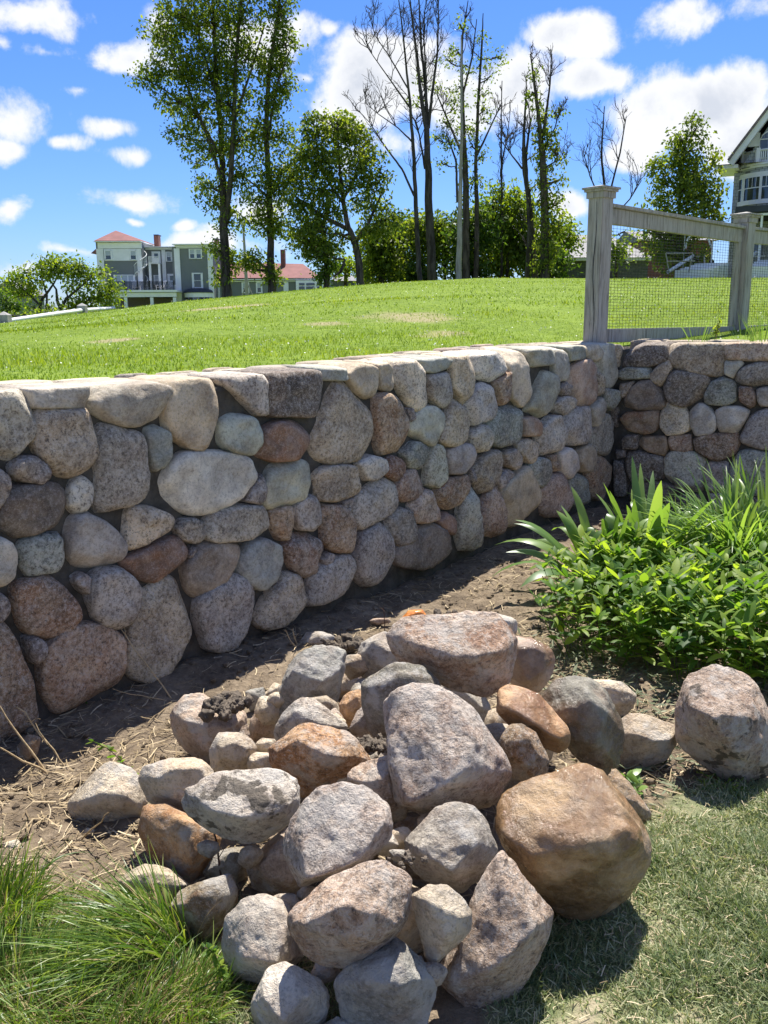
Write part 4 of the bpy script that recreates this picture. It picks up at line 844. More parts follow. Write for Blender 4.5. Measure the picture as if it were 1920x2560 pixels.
clump(L_((800, 1850)), 0, 1300, .20, .44, (-.7, -.1, .8), .65, 'tall arching grass clump leaning left in front of the boulders, lower left', rad=.10, w=(.003, .0062), dry=.3)
clump(L_((-40, 1700)), 0, 1000, .18, .36, (.1, -.1, .9), .5, 'loose grass tuft at the left edge behind the arching clump', rad=.12, w=(.003, .0055), dry=.2)
clump(L_((420, 2330)), 0, 1500, .14, .28, (-.1, .2, .7), .7, 'low matted grass tuft with straw at the bottom left edge', dry=.45, rad=.17)
clump(L_((80, 2120)), 0, 1500, .14, .30, (.1, .0, .7), .7, 'untidy grass tuft in the bottom left corner', dry=.35, rad=.17)
clump(L_((900, 2120)), 0, 1600, .08, .2, (.0, .1, .8), .7, 'short grass tuft below the dark earthy rock', dry=.3, rad=.12)
clump(L_((640, 2120)), 0, 1600, .10, .24, (-.2, -.1, .7), .7, 'yellowing tuft of straw under the arching clump', dry=.6, rad=.12)
clump(Q_((1420, 980)), 0, 60, .05, .13, (-.1, .0, .8), .7, 'few thin grass blades in front of the spotted boulder', dry=.0, rad=.07)
n = 30000; X = rng.uniform(-1.3, -.05, n); Y = rng.uniform(1.5, 2.35, n); k = (rng.random(n) < smooth(2.5, 1.9, Y+.3*fbm(np.stack([X, Y, X*0], -1)*4, 2)+np.abs(X+.6)*.2)); X, Y = X[k], Y[k]; n = len(X)
d = unit(np.stack([rng.normal(0, .6, n), rng.normal(0, .6, n), np.ones(n)*.7], -1)); L = rng.uniform(.02, .07, n)
v, f, r = ribbons(np.stack([X, Y, lower_z(X, Y)], -1), d, L, rng.uniform(.0014, .003, n), L*.6*rng.random(n), seg=3)
tag(link('rough_grass', npmesh('rough_grass', v, f, M['cut_blade'], rand=r)), 'short rough grass and thatch under the clumps at lower left', 'grass', kind='stuff')

# ---------------------------------------------------------------- leafy perennials, right
def perennial(x, y, nst, hgt, rad, label, group):
    z = lower_z(np.array([x]), np.array([y]))[0]; root = empty('leafy_perennial', (x, y, z), label, 'plant', group); tb, lv = [], []
    for s in range(nst):
        a = rng.uniform(0, 2*PI); rr = rad*math.sqrt(rng.random()); b0 = np.array([math.cos(a)*rr, math.sin(a)*rr, 0]); H = hgt*rng.uniform(.75, 1.1)*(1-.25*rr/rad)
        tip = b0+np.array([math.cos(a)*.12*rr/rad+rng.normal(0, .03), math.sin(a)*.12*rr/rad+rng.normal(0, .03), H]); mid = (b0+tip)/2+rng.normal(0, .012, 3)
        tb.append((np.array([b0, mid, tip]), [.003, .0025, .0015], 3))
        nl = rng.integers(9, 14); tt_ = np.concatenate([np.linspace(.25, .9, nl-4), [.95, .97, 1, 1]]); aa = rng.uniform(0, 2*PI)+np.arange(nl)*2.4
        P = b0+(tip-b0)*tt_[:, None]; up = np.where(tt_ > .93, 1.1, .55)+rng.normal(0, .2, nl)
        d = unit(np.stack([np.cos(aa), np.sin(aa), up], -1)); lv.append((P, d, np.stack([-np.sin(aa), np.cos(aa), np.zeros(nl)], -1)+rng.normal(0, .25, (nl, 3))))
    V, Fq = tubes(tb); link('stems', npmesh('stems', V, Fq, M['bed_leaf'], rand=np.full(len(V), .5)), root)
    P = np.concatenate([l[0] for l in lv]); d = np.concatenate([l[1] for l in lv]); s = np.concatenate([l[2] for l in lv]); n = len(P); L = rng.uniform(.065, .145, n)
    v, f, r = ribbons(P, d, L, L*rng.uniform(.23, .34, n), L*rng.uniform(.1, .5, n), side=s, seg=5, fold=.10, shape='leaf'); link('leaves', npmesh('leaves', v, f, M['bed_leaf'], rand=r), root)
_pp = [(1.12,4.42),(1.42,4.22),(1.72,4.08),(2.05,4.0),(2.40,3.98),(2.75,4.0),(1.22,4.78),(1.55,4.62),(1.88,4.48),(2.22,4.40),(2.58,4.38),(2.95,4.4),(1.45,5.0)]
for k, (x, y) in enumerate(_pp): perennial(x, y-.12*(y < 4.5), 36, .42, .23, 'bushy green perennial with small oval leaves in the dense bed on the right', 'leafy perennials in the bed')
def straps(px, n, L0, L1, w, lean, spread, label, dr=(.35, .8), cat='plant', mt='strap_leaf', rad=.08, seg=9, name='strap_leaved_plant', fold=.12, shape='blade'):
    c = atz(*px, 0); root = empty(name, c, label, cat)
    a = rng.uniform(0, 2*PI, n); rt = np.stack([np.cos(a), np.sin(a), a*0], -1)*rad*np.sqrt(rng.random(n))[:, None]
    d = unit(np.array(lean)[None]+np.stack([np.cos(a), np.sin(a), a*0], -1)*spread*rng.uniform(.3, 1, n)[:, None]); L = rng.uniform(L0, L1, n)
    v, f, r = ribbons(rt, d, L, rng.uniform(*w, n), L*rng.uniform(*dr, n), side=np.stack([-np.sin(a), np.cos(a), a*0], -1)+rng.normal(0, .2, (n, 3)), seg=seg, fold=fold, shape=shape)
    link('leaves', npmesh('leaves', v, f, M[mt], rand=r), root)
def Z_(p): return (1340+p[0]/2.8603, 1180+p[1]/2.8603)
straps(Z_((440, 860)), 34, .75, 1.05, (.05, .085), (-.3, -.2, 1.3), .8, 'broad pale green leaves arching over the left end of the leafy bed', shape='leaf', dr=(.35, .65))
straps(Z_((800, 800)), 34, .8, 1.1, (.05, .08), (.1, -.1, 1.3), .7, 'upright broad green leaves at the back of the leafy bed near the wall corner', shape='leaf', dr=(.25, .6))
straps(Z_((1120, 740)), 70, .8, 1.05, (.016, .028), (.0, -.15, 1.2), .75, 'arching strap leaved plant behind the middle of the leafy bed', dr=(.33, .6))
straps(Z_((1380, 800)), 150, 1.0, 1.35, (.016, .028), (-.1, -.2, 1.2), .75, 'arching strap leaved plant behind the right part of the leafy bed', dr=(.33, .6))
straps(Z_((1640, 820)), 150, 1.0, 1.35, (.016, .027), (-.15, -.15, 1.2), .75, 'arching strap leaved plant at the right edge of the picture', dr=(.33, .6))
straps(Z_((1600, 560)), 26, .55, .85, (.020, .03), (-.15, .1, 1.1), .22, 'tall upright bright green blades at the right edge in front of the wall', dr=(.05, .2))
straps(Z_((1150, 480)), 40, .35, .5, (.012, .02), (.0, .0, 1), .4, 'dark shaded blades close to the foot of the right wall')
straps(Z_((1030, 480)), 5, .32, .42, (.010, .014), (.0, .0, 1), .15, 'few thin upright blades left of the shaded ones', dr=(.02, .1), rad=.03)

# feathery weed at the left front of the bed
def sprig(name, base, pts, label, nl, L0, L1, mt='bed_leaf', r0=.003, stem='twig', cat='weed', spr=.6, droop=.3):
    root = empty(name, base, label, cat); P = np.array(pts)-np.array(base); 
    V, Fq = tubes([(P, np.linspace(r0, r0*.4, len(P)), 5)]); st = npmesh('stem', V, Fq, M[stem], rand=np.full(len(V), .5)); link('stem', st, root)
    if nl:
        u = np.sort(rng.random(nl))*(len(P)-1); i = np.minimum(u.astype(int), len(P)-2); Q = P[i]+(P[i+1]-P[i])*(u-i)[:, None]
        k = u/(len(P)-1) > .35; Q = Q[k]; n = len(Q); d = unit(rng.normal(0, 1, (n, 3))*spr+[0, 0, .35]); L = rng.uniform(L0, L1, n)
        v, f, r = ribbons(Q, d, L, L*.42, L*droop, seg=4, fold=.12, shape='leaf'); link('leaves', npmesh('leaves', v, f, M[mt], rand=r), root)
    return root
def at3(fn, p, z): return atz(*fn(p), z)
def stalk(fn, base, tip, ztip, label, name='dry_stalk', mt='stalk', r0=.004, side=0, cat='stalk', mid=.0):
    b0 = atz(*fn(base), .0); yb = b0[1]; t_ = atY(*fn(tip), yb+ztip); root = empty(name, b0, label, cat)
    q = np.linspace(0, 1, 7)[:, None]; P = (b0+(t_-b0)*q)-b0 + np.array([1, 0, .3])*mid*np.sin(q*PI)+rng.normal(0, .003, (7, 3))*(q > 0)
    tb = [(P, np.linspace(r0, r0*.5, 7), 6)]
    V, Fq = tubes(tb); link('stem', npmesh('stem', V, Fq, M[mt]), root)
    if side:
        tw = []
        for k in range(side):
            i = rng.integers(2, 6); d = unit(rng.normal(0, 1, 3)+[0, -.2, .5])*rng.uniform(.02, .05); tw.append((np.array([P[i], P[i]+d*.5+rng.normal(0, .003, 3), P[i]+d]), [r0*.4, r0*.3, r0*.2], 4))
        for w_ in tw: V, Fq = tubes([w_]); link('side_twig', npmesh('side_twig', V, Fq, M[mt]), root)
stalk(L_, (890, 515), (605, 115), .05, 'long pale dry stalk leaning left across the wall base', side=4)
stalk(L_, (985, 400), (735, 90), .35, 'thin dark dead stem standing in front of the mauve wall stone', mt='twig', r0=.0025, side=5)
stalk(L_, (240, 895), (0, 545), .0, 'leftmost pale cane rising from the muddy bank', side=0, r0=.005)
stalk(L_, (300, 810), (90, 545), .0, 'forked pale cane with shrivelled leaves on the muddy bank', side=7, r0=.0045)
stalk(L_, (240, 895), (-10, 765), -.1, 'pale cane lying low on the mud at the left edge', r0=.005)
stalk(L_, (335, 860), (180, 640), .05, 'thin brown cane beside the forked one', side=4, r0=.003)
stalk(L_, (425, 1240), (570, 1100), -.1, 'short dry twig propped against the cream wedge shaped rock', r0=.003)
stalk(M_, (320, 1500), (260, 1015), .02, 'reddish forked twig standing before the pale stained boulder', mt='twig', r0=.004, side=3)
stalk(M_, (715, 265), (650, 150), .0, 'short cut stub of a stem by the small pitted grey rock', r0=.004, side=3)
stalk(M_, (1165, 160), (1160, 30), .0, 'short brown cut stem in the sunny soil behind the pile', r0=.003, side=2, mt='twig')
stalk(L_, (1545, 250), (1515, 150), .0, 'pale broken stem stub rising from the mud by the rear rocks', r0=.004, side=2)
stalk(L_, (880, 525), (580, 465), -.15, 'thin bent straw stem lying in the wall shadow', r0=.002)
b0 = atz(*L_((820, 1060)), 0)
sprig('leafy_weed', b0, [b0, atY(*L_((760, 960)), b0[1]), atY(*L_((660, 860)), b0[1]-.02), atY(*L_((560, 770)), b0[1]), atY(*L_((450, 720)), b0[1])], 'leafy weed stem arching over the cream wedge shaped rock', 46, .02, .045, 'deep' if 0 else 'bed_leaf')
b0 = atz(*L_((1220, 2060)), 0)
sprig('leafy_weed', b0, [b0, atY(*L_((1170, 1960)), b0[1]), atY(*L_((1110, 1830)), b0[1]), atY(*L_((1060, 1800)), b0[1])], 'small round leaved weed at the right of the grass clump', 60, .015, .03)
b0 = atz(*L_((100, 560)), 0)
sprig('leafy_weed', b0, [b0, atY(*L_((90, 480)), b0[1]), atY(*L_((40, 420)), b0[1])], 'little grey green sprig at the left edge before the wall', 26, .02, .04)
b0 = atz(*L_((420, 560)), 0)
sprig('leafy_weed', b0, [b0, atY(*L_((420, 500)), b0[1]), atY(*L_((440, 470)), b0[1])], 'dark green weed in the shade at the foot of the big brown stone', 40, .02, .04, 'leaf_deep')
b0 = atz(*Z_((230, 1090)), 0)
sprig('leafy_weed', b0, [b0, atY(*Z_((210, 1000)), b0[1]), atY(*Z_((190, 940)), b0[1])], 'feathery light green weed at the left front of the leafy bed', 70, .02, .05, 'leaf_light', stem='stalk')
b0 = atz(*Q_((1000, 1050)), 0)
sprig('leafy_weed', b0, [b0, atY(*Q_((960, 980)), b0[1]), atY(*Q_((920, 900)), b0[1])], 'floppy green weed between the ochre block and the tan angular rock', 40, .04, .08, 'strap_leaf')
# curved root lying by the corner
c0 = atz(*E_((0, 1590)), .02); P = np.array([atz(*E_(p), .02) for p in ((0, 1600), (120, 1560), (250, 1530), (320, 1480), (350, 1420))])
V, Fq = tubes([(P-c0, [.006, .009, .010, .008, .004], 6)]); tag(link('bent_root', npmesh('bent_root', V, Fq, M['twig']), None, c0), 'bent brown root lying in the shade at the wall corner', 'root')

# ---------------------------------------------------------------- cedar post and wire mesh fence
p1 = atY(1487, 858, 7.95); p2 = atY(1842, 845, 9.55); FU = unit((p2-p1)*[1, 1, 0]); FN = np.array([FU[1], -FU[0], 0]); SP = np.linalg.norm((p2-p1)[:2])
top1 = atY(1503, 481, 7.95)[2]; top2 = atY(1848, 545, 9.55)[2]; print('fence', p1, p2, top1, top2, SP)
fence = empty('mesh_fence', p1, 'weathered cedar post and rail fence with dark wire mesh panels behind the wall top', 'fence')
def fr_box(bm, u0, u1, v0, v1, z0, z1, o=(0, 0, 0), ang=0, z0b=None, z1b=None):
    """box in the fence frame; z0b,z1b = heights at the u1 end"""
    z0b = z0 if z0b is None else z0b; z1b = z1 if z1b is None else z1b
    U, Nn = FU, FN; vv = []
    for (u, v, z) in ((u0,v0,z0),(u1,v0,z0b),(u1,v1,z0b),(u0,v1,z0),(u0,v0,z1),(u1,v0,z1b),(u1,v1,z1b),(u0,v1,z1)):
        vv.append(bm.verts.new(np.array(o)+U*u+Nn*v+np.array([0, 0, z])))
    for f in ((0,3,2,1),(4,5,6,7),(0,1,5,4),(1,2,6,5),(2,3,7,6),(3,0,4,7)): bm.faces.new([vv[i] for i in f])
    bmesh.ops.recalc_face_normals(bm, faces=bm.faces)
hb = .075
for k in range(4):
    o = FU*SP*k; zb = (p2[2]-p1[2])*min(k, 1) + (.04 if k > 1 else 0); zt = [top1, top2, top2+.02, top2+.03][k]-p1[2]
    bm = bmesh.new(); fr_box(bm, -hb, hb, -hb, hb, zb-.35, zt, o)
    post = bm_obj('post', bm, M['cedar'], fence, .006)
    bm = bmesh.new(); q = zt
    fr_box(bm, -hb-.012, hb+.012, -hb-.012, hb+.012, q-.05, q-.0, o); fr_box(bm, -hb-.026, hb+.026, -hb-.026, hb+.026, q+.001, q+.02, o)
    fr_box(bm, -hb-.04, hb+.04, -hb-.04, hb+.04, q+.021, q+.036, o); 
    b_ = [bm.verts.new(o+FU*a*(hb+.04)+FN*b*(hb+.04)+np.array([0, 0, q+.037])) for a, b in ((-1,-1),(1,-1),(1,1),(-1,1))]; t__ = bm.verts.new(o+np.array([0, 0, q+.06]))
    for i in range(4): bm.faces.new([b_[i], b_[(i+1) % 4], t__])
    bm.faces.new(b_[::-1]); bmesh.ops.recalc_face_normals(bm, faces=bm.faces)
    bm_obj('post_cap', bm, M['cedar'], post, 0)
    if k == 0:   # long drying crack
        bm = bmesh.new(); zz = np.linspace(.0, zt-.08, 14); L1_ = []; 
        for i, z in enumerate(zz):
            u = -hb-.0015; v = hb*.35+.012*math.sin(i*.7)-.02*i/14; w_ = .0035*(math.sin(i/13*PI)+.35); L1_.append((bm.verts.new(FU*u+FN*(v-w_)+np.array([0, 0, z])), bm.verts.new(FU*u+FN*(v+w_)+np.array([0, 0, z]))))
        for a, b in zip(L1_[:-1], L1_[1:]): bm.faces.new([a[0], a[1], b[1], b[0]])
        ck = bm_obj('crack', bm, M['black'], post)
for k in range(3):
    o = FU*SP*k; za, zb_ = [top1, top2, top2+.02][k]-p1[2], [top2, top2+.02, top2+.03][k]-p1[2]; ba, bb = [0, p2[2]-p1[2], p2[2]-p1[2]+.04][k], [p2[2]-p1[2]]*1+[0] and (p2[2]-p1[2]+(.04 if k else 0))
    da = -.115
    bm = bmesh.new(); fr_box(bm, hb, SP-hb, -.022, .022, za+da-.13, za+da, o, z0b=zb_+da-.13, z1b=zb_+da); bm_obj('top_rail', bm, M['cedar'], fence, .004)
    bm = bmesh.new(); fr_box(bm, hb, SP-hb, -.05, .05, za+da+.002, za+da+.032, o, z0b=zb_+da+.002, z1b=zb_+da+.032); bm_obj('rail_cap', bm, M['cedar'], fence, .004)
    bm = bmesh.new(); fr_box(bm, hb, SP-hb, -.022, .022, ba-.0, ba+.12, o, z0b=bb, z1b=bb+.12); bm_obj('bottom_rail', bm, M['cedar'], fence, .004)
    for (ua, ub) in ((hb+.001, hb+.045), (SP-hb-.062, SP-hb-.001)) if k == 0 else ((SP-hb-.062, SP-hb-.001),):
        if ua < .1 and k == 0: continue
        bm = bmesh.new(); tq = lambda u: (za+(zb_-za)*u/SP)+da-.131; fr_box(bm, ua, ub, -.02, .02, ba+.121, tq(ua), o, z1b=tq(ub)); bm_obj('stile', bm, M['cedar'], fence, .003)
    tb = []; H0 = ba+.06; pit = .026; wr = .0013
    for u in np.arange(hb+.01, SP-hb, .05): 
        zt = za+(zb_-za)*u/SP+da-.07; tb.append((np.array([o+FU*u-FN*.026+[0, 0, H0], o+FU*u-FN*.026+[0, 0, zt]]), [wr]*2, 4))
    z = H0
    while z < za+da-.07:
        ue = SP-hb; 
        if z > zb_+da-.07: ue = SP*(za+da-.07-z)/max(za-zb_, 1e-3)
        if ue > hb+.05: tb.append((np.array([o+FU*hb-FN*.0285+[0, 0, z], o+FU*min(ue, SP-hb)-FN*.0285+[0, 0, z]]), [wr]*2, 4))
        z += pit
    V, Fq = tubes(tb); link('wire_mesh', npmesh('wire_mesh', V, Fq, M['wire'], False), fence)
for k, (px, n, Lm, lab, mt) in enumerate([((1745, 850), 26, .30, 'thin grey green blades on the wall top left of the second fence post', 'strap_leaf'), ((1860, 850), 18, .36, 'thin blades on the wall top just right of the second fence post', 'strap_leaf'), ((1905, 850), 60, .42, 'bushy blue green blades on the wall top at the right edge', 'strap_leaf')]):
    c = atz(px[0], px[1]+4, 1.43); root = empty('wall_top_grass', c, lab, 'plant'); nn = n; a = rng.uniform(0, 2*PI, nn)
    d = unit(np.stack([np.cos(a)*.45, np.sin(a)*.45, np.ones(nn)], -1)); L = rng.uniform(.4, 1, nn)*Lm
    v, f, r = ribbons(np.stack([np.cos(a), np.sin(a), a*0], -1)*.07, d, L, rng.uniform(.004, .008, nn), L*.3*rng.random(nn), seg=5); link('blades', npmesh('blades', v, f, M[mt], rand=r), root)
b0 = atz(1790, 852, 1.43); sprig('bright_sprig', b0, [b0, b0+[.0, 0, .08], b0+[.02, 0, .18]], 'bright yellow green sprig on the wall top by the second fence post', 60, .03, .06, 'leaf_light', stem='stalk', cat='plant')
# ---------------------------------------------------------------- houses
def gable(bm, pts_front, depth_vec):
    """prism from a polygon (list of 3-D points) pushed along depth_vec"""
    a = [bm.verts.new(p) for p in pts_front]; b = [bm.verts.new(np.array(p)+depth_vec) for p in pts_front]; n = len(a)
    bm.faces.new(a); bm.faces.new(b[::-1])
    for i in range(n): bm.faces.new([a[i], b[i], b[(i+1) % n], a[(i+1) % n]])
    bmesh.ops.recalc_face_normals(bm, faces=bm.faces)
def Zh(p): return (180+p[0]/2.3042, 540+p[1]/2.3042)
HY = 100.0
hb0 = atY(*Zh((480, 560)), HY)
house = empty('grey_house', (hb0[0], HY, hb0[2]), 'three storey grey clapboard house with red hipped tower roof, white trim and spiral staircase', 'house'); HO = np.array(house.location)
def hp(x, y, Y=HY): return atY(*Zh((x, y)), Y)-HO
def hbox(bm, x0, y0, x1, y1, Ya, Yb, Yr=HY):
    a = hp(x0, y1, Yr); b = hp(x1, y0, Yr); box_bm(bm, (a[0], Ya-HO[1], a[2]), (b[0], Yb-HO[1], b[2]))
def hpart(name, rects, m, parent=None):
    bm = bmesh.new()
    for r in rects: hbox(bm, *r)
    return bm_obj(name, bm, m, parent or house)
def window(x0, y0, x1, y1, Yf, parent, split=True, glass='glass', fr=4, blind=False, mull=0):
    bm = bmesh.new(); Y1 = Yf-.10
    for r in ((x0, y0, x0+fr, y1), (x1-fr, y0, x1, y1), (x0+fr, y0, x1-fr, y0+fr), (x0+fr, y1-fr, x1-fr, y1)): hbox(bm, *r, Y1, Yf+.02)
    if split: hbox(bm, x0+fr, (y0+y1)/2-1.2, x1-fr, (y0+y1)/2+1.2, Y1+.03, Yf+.02)
    for k in range(mull): 
        xm = x0+(x1-x0)*(k+1)/(mull+1); hbox(bm, xm-.8, y0+fr, xm+.8, y1-fr, Y1+.035, Yf+.02)
    w = bm_obj('window', bm, M['white'], parent)
    bm = bmesh.new(); hbox(bm, x0+fr, y0+fr, x1-fr, y1-fr, Yf-.02, Yf+.01); bm_obj('pane', bm, M[glass], w)
    if blind:
        bm = bmesh.new(); hbox(bm, x0+fr, y0+fr, x1-fr, (y0+y1)/2-1.3, Yf-.035, Yf-.021); bm_obj('blind', bm, M['blind'], w)
    return w
Bk = HY+14
hpart('wall', [(165, 150, 400, 560, HY, Bk), (399, 176, 612, 560, HY+1.6, Bk-.3), (600, 176, 812, 560, HY-.4, Bk-.5)], M['grey_siding'])
hpart('cornice', [(134, 146, 404, 152, HY-.6, Bk+.6), (150, 153, 401, 188, HY-.12, HY+.0), (398, 171, 600, 177, HY+1.0, Bk), (399, 178, 600, 188, HY+1.45, HY+1.59), (588, 163, 826, 170, HY-.95, Bk+.3), (598, 171, 816, 180, HY-.65, Bk+.1), (606, 181, 812, 188, HY-.5, HY-.41)], M['white'])
for r_ in [(166, 189, 180, 560, HY-.09, HY), (188, 189, 380, 258, HY-.07, HY), (612, 189, 624, 560, HY-.5, HY-.41), (800, 189, 812, 560, HY-.5, HY-.41), (386, 189, 398, 430, HY-.08, HY), (508, 189, 516, 420, HY+1.5, HY+1.59)]: hpart('trim_board', [r_], M['white'])
hpart('side_bay', [(135, 190, 164, 300, HY+2, HY+9), (112, 215, 134, 330, HY+4, HY+10)], M['dull_white'])
bm = bmesh.new(); a = hp(136, 146); b = hp(404, 146); ap = hp(258, 85, HY+5); vv = [bm.verts.new(q) for q in ((a[0], -.6, a[2]+.02), (b[0], -.6, b[2]+.02), (b[0], 10, b[2]+.02), (a[0], 10, a[2]+.02))]; t_ = bm.verts.new((ap[0], 4.6, ap[2]))
for i in range(4): bm.faces.new([vv[i], vv[(i+1) % 4], t_])
bm.faces.new(vv[::-1]); bm_obj('roof', bm, M['roof_red'], house)
bm = bmesh.new(); gable(bm, [hp(108, 215, HY+4), hp(136, 190, HY+4), hp(136, 215, HY+4)], np.array([0, 6, 0])); bm_obj('side_roof', bm, M['roof_red'], house)
for x0, x1, y0, y1 in ((421, 444, 95, 175), (780, 801, 118, 168)):
    bm = bmesh.new(); hbox(bm, x0, y0, x1, y1, HY+4, HY+5); ch = bm_obj('chimney', bm, M['brick'], house); bm = bmesh.new(); hbox(bm, x0-3, y0-7, x1+3, y0-1, HY+3.8, HY+5.2); bm_obj('chimney_cap', bm, M['darkroof'], ch)
for w in ((190, 198, 231, 254), (335, 198, 375, 254)): window(*w, HY-.08, house, blind=True)
window(522, 200, 556, 258, HY+1.59, house, blind=True); window(558, 200, 596, 258, HY+1.59, house, blind=True)
window(680, 191, 715, 248, HY-.41, house, blind=True); window(717, 191, 752, 248, HY-.41, house, blind=True)
window(699, 328, 757, 418, HY-.41, house, fr=7); window(246, 338, 363, 425, HY-.01, house, split=False, glass='blind', fr=5, mull=2)
window(452, 336, 492, 395, HY+1.59, house, glass='blind')
def door(x0, y0, x1, y1, Yf, parent):
    bm = bmesh.new(); hbox(bm, x0, y0, x1, y1, Yf-.08, Yf); d = bm_obj('door', bm, M['white'], parent); bm = bmesh.new(); hbox(bm, x0+13, y0+12, x1-13, y1-35, Yf-.10, Yf-.081); bm_obj('door_pane', bm, M['glass'], d); return d
door(535, 329, 591, 428, HY+1.59, house); door(441, 198, 488, 270, HY+1.59, house)
hpart('porch', [(272, 430, 640, 444, HY-3.2, HY+1.6), (276, 445, 636, 471, HY-3.0, HY-2.8)], M['white'])
hpart('porch_back_wall', [(290, 472, 640, 560, HY-.2, HY-.05)], plain('dark_tan_wall', (.16, .13, .11), .9))  # dark tan wall behind the porch columns
for x in (286, 355, 501, 628): hpart('porch_column', [(x-6, 472, x+6, 560, HY-3, HY-2.75)], M['white'])
bm = bmesh.new(); hbox(bm, 280, 380, 626, 383, HY-3.05, HY-3.0)
for k in range(58): hbox(bm, 281+k*6, 383, 282+k*6, 430, HY-3.04, HY-3.01)
for x in (281, 350, 420, 490, 560, 624): hbox(bm, x-1.2, 378, x+1.2, 430, HY-3.08, HY-2.98)
bm_obj('railing', bm, M['black'], house)
# upper balcony and spiral stair
hpart('balcony', [(438, 268, 497, 273, HY+.2, HY+1.58)], M['dull_white'])
bm = bmesh.new()
for x in (439, 495): hbox(bm, x, 232, x+1.3, 268, HY+.2, HY+.25)
for k in range(10): hbox(bm, 440+k*6, 234, 440.7+k*6, 268, HY+.21, HY+.24)
hbox(bm, 439, 231, 497, 233.5, HY+.19, HY+.26)
for x in (446, 500): hbox(bm, x, 273, x+4, 430, HY+.25, HY+.4)
bm_obj('balcony_frame', bm, M['dull_white'], house)
tb = []; cs = hp(410, 430, HY+.6); ct = hp(410, 215, HY+.6); cs = np.array([cs[0], .2, cs[2]]); Hh = ct[2]-cs[2]-.6; tb.append((np.array([cs, [cs[0], .2, ct[2]]]), [.06, .06], 6))
ag = np.linspace(0, 2.6*PI, 60)-.5; hel = lambda r_, up: np.stack([cs[0]+np.cos(ag)*r_, .2+np.sin(ag)*r_, cs[2]+Hh*np.linspace(0, 1, 60)+up], -1)
tb.append((hel(.68, .95), [.04]*60, 4)); tb.append((hel(.68, .0), [.05]*60, 4))
for k in range(0, 60, 2): tb.append((np.array([hel(.68, 0)[k], hel(.68, .95)[k]]), [.018]*2, 4))
V, Fq = tubes(tb); st = link('spiral_staircase', npmesh('spiral_staircase', V, Fq, M['dull_white']), house)
bm = bmesh.new()
for k in range(0, 58, 3):
    a, b = hel(.66, 0)[k], hel(.66, 0)[min(k+3, 59)]; v = [bm.verts.new(q) for q in ([cs[0], .2, a[2]], a, [b[0], b[1], a[2]])]; u = [bm.verts.new(q.co+Vector((0, 0, .05))) for q in v]
    bm.faces.new(v[::-1]); bm.faces.new(u); [bm.faces.new([v[i], v[(i+1) % 3], u[(i+1) % 3], u[i]]) for i in range(3)]
bm_obj('stair_treads', bm, M['dull_white'], st)
# bow window with a dark cap
bm = bmesh.new(); a = hp(648, 450); b = hp(820, 450); cxx = (a[0]+b[0])/2; R = (b[0]-a[0])/2; zt = hp(0, 448)[2]; zb = hp(0, 560)[2]; za = hp(0, 421)[2]
def cyl(bm, cx, cy, r, z0, z1, n=28, a0=PI, a1=2*PI):
    an = np.linspace(a0, a1, n); lo = [bm.verts.new((cx+math.cos(q)*r, cy+math.sin(q)*r, z0)) for q in an]; hi = [bm.verts.new((cx+math.cos(q)*r, cy+math.sin(q)*r, z1)) for q in an]
    for i in range(n-1): bm.faces.new([lo[i], lo[i+1], hi[i+1], hi[i]])
    bm.faces.new(hi); bm.faces.new(lo[::-1])
cyl(bm, cxx, -.4, R*.93, zb, zt); bw = bm_obj('bow_window', bm, M['white'], house)
bm = bmesh.new()
for q in np.linspace(1.12, 1.88, 7):
    for s in (-1,): 
        a_ = q*PI; cxp, cyp = cxx+math.cos(a_)*R*.94, -.4+math.sin(a_)*R*.94; tx, ty = -math.sin(a_), math.cos(a_); w_ = .28; z1 = hp(0, 474)[2]; z0 = zb
        v = [bm.verts.new((cxp+tx*w_*i, cyp+ty*w_*i, z)) for i, z in ((-1, z0), (1, z0), (1, z1), (-1, z1))]; bm.faces.new(v)
bm_obj('bow_pane', bm, M['glass'], bw)
bm = bmesh.new(); n = 28; an = np.linspace(PI, 2*PI, n); rings = []
for rr, zz in ((1, zt+.01), (.9, zt+(za-zt)*.55), (.65, zt+(za-zt)*.85), (.3, za), (.0, za+.02)): rings.append([bm.verts.new((cxx+math.cos(q)*R*rr, -.4+math.sin(q)*R*rr, zz)) for q in an])
for r0, r1 in zip(rings[:-1], rings[1:]):
    for i in range(n-1): bm.faces.new([r0[i], r0[i+1], r1[i+1], r1[i]])
bm_obj('bow_roof', bm, M['darkroof'], house, smooth_=True)
# garden chairs on the deck
def deck_chair(x, face, lab):
    c = atY(*Zh((x, 430)), HY-1.6); root = empty('garden_chair', c, lab, 'chair', 'white chairs on the grey house deck'); root.rotation_euler = (0, 0, face)
    bm = bmesh.new(); box_bm(bm, (-.32, -.4, .32), (.32, .2, .36)); bm_obj('seat', bm, M['white'], root)
    bm = bmesh.new()
    for k in range(5): 
        v0 = (-.30+k*.125); s = [bm.verts.new(q) for q in ((v0, .18, .3), (v0+.1, .18, .3), (v0+.1, .55, 1.05), (v0, .55, 1.05))]; u = [bm.verts.new(q.co+Vector((0, .03, 0))) for q in s]; bm.faces.new(s); bm.faces.new(u[::-1]); [bm.faces.new([s[i], u[i], u[(i+1) % 4], s[(i+1) % 4]]) for i in range(4)]
    bm_obj('backrest', bm, M['white'], root)
    for s in (-1, 1):
        bm = bmesh.new(); box_bm(bm, (s*.33, -.45, .55), (s*.45, .3, .59)); box_bm(bm, (s*.34, -.42, 0), (s*.42, -.36, .55)); bm_obj('armrest', bm, M['white'], root)
        bm = bmesh.new(); box_bm(bm, (s*.28, .15, 0), (s*.34, .25, .32)); bm_obj('leg', bm, M['white'], root)
